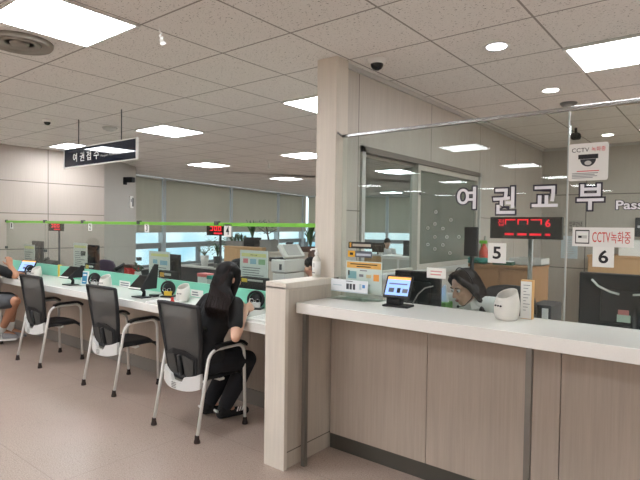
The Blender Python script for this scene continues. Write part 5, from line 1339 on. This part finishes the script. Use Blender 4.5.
def office_chair(x, y, label, mat, rz, bz=.62, bh=.45, bw=.46):
    r = empty('office_chair', (x, y, 0), label, 'office chair', None, rz)
    def P(mb, n, par=r): o = mb.build(n); o.parent = par; return o
    b = MB(); nu, nv = 12, 10; vs = []
    for dy in (0, .05):
        for j in range(nv+1):
            for i in range(nu+1):
                u, v = -1+2*i/nu, j/nv; k = 1-.25*abs(2*v-1)**3
                vs.append((u*bw/2*k, -.22-dy+.05*u*u-.05*v, bz+bh*v-.03*abs(u)**3*(1 if v > .5 else -1)))
    o_ = (nu+1)*(nv+1); fs = []
    for j in range(nv):
        for i in range(nu):
            q = j*(nu+1)+i; fs.append((q, q+1, q+nu+2, q+nu+1)); fs.append((o_+q+nu+1, o_+q+nu+2, o_+q+1, o_+q))
    rim = [i for i in range(nu+1)] + [j*(nu+1)+nu for j in range(1, nv+1)] + [nv*(nu+1)+i for i in range(nu-1, -1, -1)] + [j*(nu+1) for j in range(nv-1, 0, -1)]
    for a, c in zip(rim, rim[1:]+rim[:1]): fs.append((a, o_+a, o_+c, c))
    P(b.add(vs, fs, MAT[mat], True), 'backrest')
    P(MB().box((-.24, -.22, .44), (.24, .24, .52), MAT[mat], .03, 3), 'seat')
    P(MB().tube([(0, -.1, .45), (0, -.27, .47), (0, -.28, bz+.1)], .022, MAT['black'], 8), 'back_bar')
    P(MB().tube([(0, 0, .12), (0, 0, .45)], .028, MAT['black'], 10), 'gas_column')
    base_ = MB()
    for k in range(5): a = 2*PI*k/5; base_.tube([(0, 0, .12), (.29*cos(a), .29*sin(a), .075)], [.03, .018], MAT['black'], 8)
    bo = P(base_, 'star_base')
    for k in range(5): a = 2*PI*k/5; P(MB().lathe([(.028, -.012), (.03, 0), (.028, .012)], (0, 0, 0), MAT['black'], 12, mx=Matrix.Translation((.29*cos(a), .29*sin(a), .031)) @ Matrix.Rotation(PI/2, 4, 'X')), 'caster', bo)
    for s in (-1, 1): P(MB().tube(fillet([(s*.24, -.05, .46), (s*.29, -.05, .48), (s*.29, -.05, .66), (s*.29, .18, .67)], .04), .016, MAT['black'], 8), 'armrest')
    return r
p = W(104, 256, 4.0); office_chair(p.x, 4.0+.22, 'purple office chair back seen over the mint panel near number 2', 'purple', .35, .66, .36, .30)
p = W(234, 268, 4.25); office_chair(p.x+.05, 4.5, 'black office chair back just right of the seated woman, behind the glass', 'black', .5, .72, .44, .44)
p = W(499, 289, 4.25); office_chair(p.x, 4.08, 'black office chair with broad backrest behind the clerk', 'black', PI-.25, .62, .46, .5)
def deskitem(px, Y, d, label, name, cat, mat, z0=.74):
    a, b = W(px[0], px[1], Y), W(px[2], px[3], Y)
    r = empty(name, ((a.x+b.x)/2, Y+d/2, z0), label, cat)
    MB().box((a.x, Y, z0), (b.x, Y+d, a.z), MAT[mat], .006).build('body', r); return r
# far desks of the office, seen through the staff window
desk('office_desk', -7.4, -5.6, 9.0, 9.7, .74, 'distant office desk with oak edge seen through the staff window', 'wood')
fd_ = desk('office_desk', -6.0, -4.2, 7.4, 8.0, .74, 'white office desk seen low through the staff window', 'white')
p0 = W(361, 259, 7.0); p1 = W(381, 259, 7.0)
sc_ = empty('desk_screen', ((p0.x+p1.x)/2, 7.03, 0), 'brownish desk screen seen low through the left part of the staff window', 'partition')
MB().box((p0.x, 7.0, .04), (p1.x, 7.05, W(371, 254.5, 7.0).z-.02), MAT['wood']).build('panel', sc_)
MB().box((p0.x, 6.99, W(371, 254.5, 7.0).z-.02), (p1.x, 7.06, W(371, 254.5, 7.0).z), MAT['light_grey']).box((p0.x, 6.99, 0), (p0.x+.05, 7.06, .04), MAT['grey']).box((p1.x-.05, 6.99, 0), (p1.x, 7.06, .04), MAT['grey']).build('top_rail', sc_)
p0 = W(381.5, 257, 6.6); p1 = W(416, 257, 6.6); zz = W(398, 256, 6.6).z
sc_ = empty('storage_unit', ((p0.x+p1.x)/2, 6.8, 0), 'white low storage unit seen through the staff window right of the brownish screen', 'cabinet')
MB().box((p0.x, 6.6, .03), (p1.x, 7.0, zz-.03), MAT['white']).box((p0.x+.03, 6.63, 0), (p1.x-.03, 6.97, .03), MAT['dark_grey']).build('carcass', sc_)
MB().box((p0.x-.01, 6.59, zz-.03), (p1.x+.01, 7.0, zz), MAT['white'], .004).build('top_board', sc_)
for k in range(2): MB().box((p0.x+.02+(p1.x-p0.x)*.5*k, 6.594, .06), (p0.x+(p1.x-p0.x)*.5*(k+1)-.02, 6.6, zz-.05), MAT['light_grey'], .002).build('door', sc_)
p = W(411, 250, 6.75); monitor(p.x, 6.8, p.z, .30, .27, 'dark monitor at the right edge of the clear staff-window opening', 0, z_desk=zz, group='monitors in the far office')
p = at_dep(378, 247.5, 13.0); r_ = monitor(p.x, p.y, p.z, .30, .24, 'small dark monitor beside the distant worker', .5, z_desk=.74, group='monitors in the far office')
desk('office_desk', p.x-.5, p.x+.9, p.y-.35, p.y+.35, .74, 'distant office desk in front of the far worker', 'white')

# ================================================================== RIGHT ROOM
cY0, cY1 = 5.3, 5.9
x1 = W(548.5, 270, cY1).x; cz_ = W(520, 266.5, cY0).z
cabinet('low_cabinet', PWX+.04, x1, cY0, cY1, cz_, 'brown two-door cabinet behind the clerk carrying spray bottle and white tray', 2, 1, 'wood_dark', top='wood_dark')
p = W(483.5, 268, 5.55)
sb = empty('spray_bottle', (p.x, 5.55, cz_), 'red spray bottle with green trigger on the brown cabinet, left of number 5', 'bottle')
MB().lathe([(.045, 0), (.05, .02), (.05, .12), (.035, .16), (.016, .19), (.016, .21)], (p.x, 5.55, cz_), M((214, 84, 66), .35), 18).build('body', sb)
MB().box((p.x-.05, 5.535, cz_+.21), (p.x+.035, 5.565, cz_+.245), MAT['green'], .006).box((p.x-.03, 5.54, cz_+.15), (p.x-.018, 5.56, cz_+.215), MAT['green']).build('trigger', sb)
MB().lathe([(.014, 0), (.014, .05)], (p.x+.01, 5.55, cz_+.245), MAT['light_grey'], 12).build('cap', sb)
b = Body()
for k in range(9): b.ell((p.x-.1+.05*(k % 5), 5.40+.035*(k // 5), cz_+.018+.012*(k % 3)), (.06, .045, .022))
tag(b.build('cleaning_cloth', MAT['teal'], None, .008, 3), 'crumpled teal cloth lying on the brown cabinet beside the red spray bottle', 'cloth')
a, b_ = W(509, 262, 5.5), W(541, 262, 5.5)
fl = empty('document_tray', ((a.x+b_.x)/2, 5.65, cz_), 'shallow white tray with papers on the brown cabinet, behind the display pole', 'tray')
MB().box((a.x, 5.5, cz_), (b_.x, 5.81, cz_+.01), MAT['light_grey']).box((a.x, 5.5, cz_), (b_.x, 5.51, cz_+.07), MAT['light_grey']).box((a.x, 5.80, cz_), (b_.x, 5.81, cz_+.07), MAT['light_grey']).box((a.x, 5.51, cz_), (a.x+.01, 5.80, cz_+.07), MAT['light_grey']).box((b_.x-.01, 5.51, cz_), (b_.x, 5.80, cz_+.07), MAT['light_grey']).build('tray', fl)
MB().box((a.x+.03, 5.53, cz_+.012), (b_.x-.04, 5.77, cz_+.045), MAT['paper']).build('paper_stack', fl)
a, b_ = W(493, 263, 5.36), W(512, 267, 5.36)
gf = empty('file_tray', ((a.x+b_.x)/2, 5.4, cz_), 'flat dark green file tray on the brown cabinet below number 5', 'tray')
MB().box((a.x, 5.34, cz_), (b_.x, 5.46, cz_+.035), M((40, 84, 66), .5), .004).build('tray', gf)
MB().box((a.x+.01, 5.35, cz_+.035), (b_.x-.01, 5.45, cz_+.042), MAT['paper']).build('papers', gf)
# oak cabinet with boxes on the right
sx = W(588, 262, 7.62).x; sz_ = W(610, 255.5, 7.6).z
cabinet('storage_cabinet', sx, 1.9, 7.6, 8.05, sz_, 'wide oak-coloured cabinet against the back wall behind monitor 6', 5, 3, 'wood')
a, b_ = W(618.5, 250, 7.7), W(652, 250, 7.7)
wb = empty('paper_box', ((a.x+b_.x)/2, 7.85, sz_), 'white box on the oak-coloured cabinet at the right edge, under the banner', 'box')
MB().box((a.x, 7.7, sz_), (b_.x, 8.0, W(630, 243, 7.7).z), MAT['white'], .004).build('body', wb)
MB().box((a.x-.005, 7.695, W(630, 243, 7.7).z), (b_.x+.005, 8.005, W(630, 240, 7.7).z), MAT['white'], .004).build('lid', wb)
a, b_ = W(634.5, 226, 7.95), W(648, 226, 7.95)
wp = empty('wall_device', ((a.x+b_.x)/2, 8.06, W(640, 237, 8.0).z), 'dark grey rounded device on the back wall at the right picture edge', 'device')
MB().box((a.x, 7.99, W(640, 237, 7.99).z), (b_.x, 8.06, W(640, 217.5, 7.99).z), MAT['dark_grey'], .012).build('housing', wp)
MB().box((a.x+.03, 7.985, W(640, 228, 7.99).z), (a.x+.10, 7.99, W(640, 225.5, 7.99).z), MAT['light_grey']).build('button', wp)
plate('wall_notice', 'pale bluish notice on the back wall, left of the camera banner', 'notice', (561, 236, 577.5, 258.5), 8.045, MAT['pale_blue'], .008, None, textlines(.1, .9, .1, .9, 8, MAT['light_grey'], 21, .3))
plate('wall_notice', 'small notice with dark Korean lettering on the back wall above the camera banner', 'notice', (567.5, 220.5, 583.5, 234), 8.045, M((176, 172, 164), .6), .008, None, [('t', .1, .55, .9, .92, '업무안내', ink), ('t', .1, .1, .6, .42, '여권', ink)])
plate('wall_notice', 'faint grey notice on the back wall beside the digits display', 'notice', (556.5, 221, 566, 236), 8.045, M((180, 176, 168), .6), .006, None, textlines(.1, .9, .1, .9, 5, faint, 22, .4))
# tissue box on the clerk's desk, small grey printer by the cabinet
a, b_ = W(432, 303, 3.36), W(448, 303, 3.36)
tb = empty('tissue_box', ((a.x+b_.x)/2, 3.40, .74), 'green tissue box with white tissue left of the clerk', 'tissue box')
zt = W(440, 301.5, 3.36).z
MB().box((a.x, 3.32, .741), (b_.x, 3.44, zt), M((110, 176, 80), .5), .004).build('carton', tb)
bb = Body()
cx_ = b_.x-.04
for k in range(6): bb.cap((cx_+.012*(k-3), 3.38, zt-.01), .014, (cx_+.008*(k-2)+.01*sin(k), 3.38+.01*cos(2*k), zt+.09+.012*(k % 3)), .008)
bb.build('tissue', MAT['paper'], tb, .006, 3)
a, b_ = W(531, 307, 4.6), W(551, 307, 4.6)
pr_ = empty('desk_printer', ((a.x+b_.x)/2, 4.75, .6), 'low grey machine behind the framed notice, below the brown cabinet', 'printer')
MB().box((a.x, 4.6, .60), (b_.x, 4.95, W(541, 305, 4.6).z), MAT['dark_grey'], .008).build('body', pr_)
MB().box((b_.x-.07, 4.592, .66), (b_.x-.02, 4.60, W(541, 308, 4.6).z), MAT['white']).build('label', pr_)
tb2 = empty('side_table', (a.x+.15, 4.8, 0), 'low side table under the grey machine behind the right counter', 'table')
MB().box((a.x-.1, 4.5, .575), (b_.x+.1, 5.05, .6), MAT['light_grey'], .004).build('table_top', tb2)
for x in (a.x-.08, b_.x+.05):
    for y in (4.52, 5.0): MB().box((x, y, 0), (x+.03, y+.03, .575), MAT['light_grey']).build('leg', tb2)

# ================================================================== LIGHT
w = bpy.data.worlds.new('sky'); SC.world = w; w.use_nodes = True; nt = w.node_tree
bg = nt.nodes['Background']; tc = nt.nodes.new('ShaderNodeTexCoord')
nz = nd(nt, 'ShaderNodeTexNoise', Scale=6.0, Detail=4.0); nt.links.new(tc.outputs['Generated'], nz.inputs['Vector'])
mr = nd(nt, 'ShaderNodeMapRange'); mr.inputs[1].default_value = .36; mr.inputs[2].default_value = .54; nt.links.new(nz.outputs['Fac'], mr.inputs[0])
nt.links.new(mixc(nt, mr.outputs[0], lin((150, 202, 228)), lin((246, 250, 252))), bg.inputs['Color'])
bg.inputs['Strength'].default_value = 2.2
vs_ = SC.view_settings
vs_.view_transform = 'Standard'; vs_.look = 'None'; vs_.gamma = 1.0; vs_.use_curve_mapping = False; vs_.exposure = 0.0
SC.cycles.max_bounces = 10; SC.cycles.transparent_max_bounces = 24; SC.cycles.diffuse_bounces = 5
SC.cycles.sample_clamp_indirect = 6.0
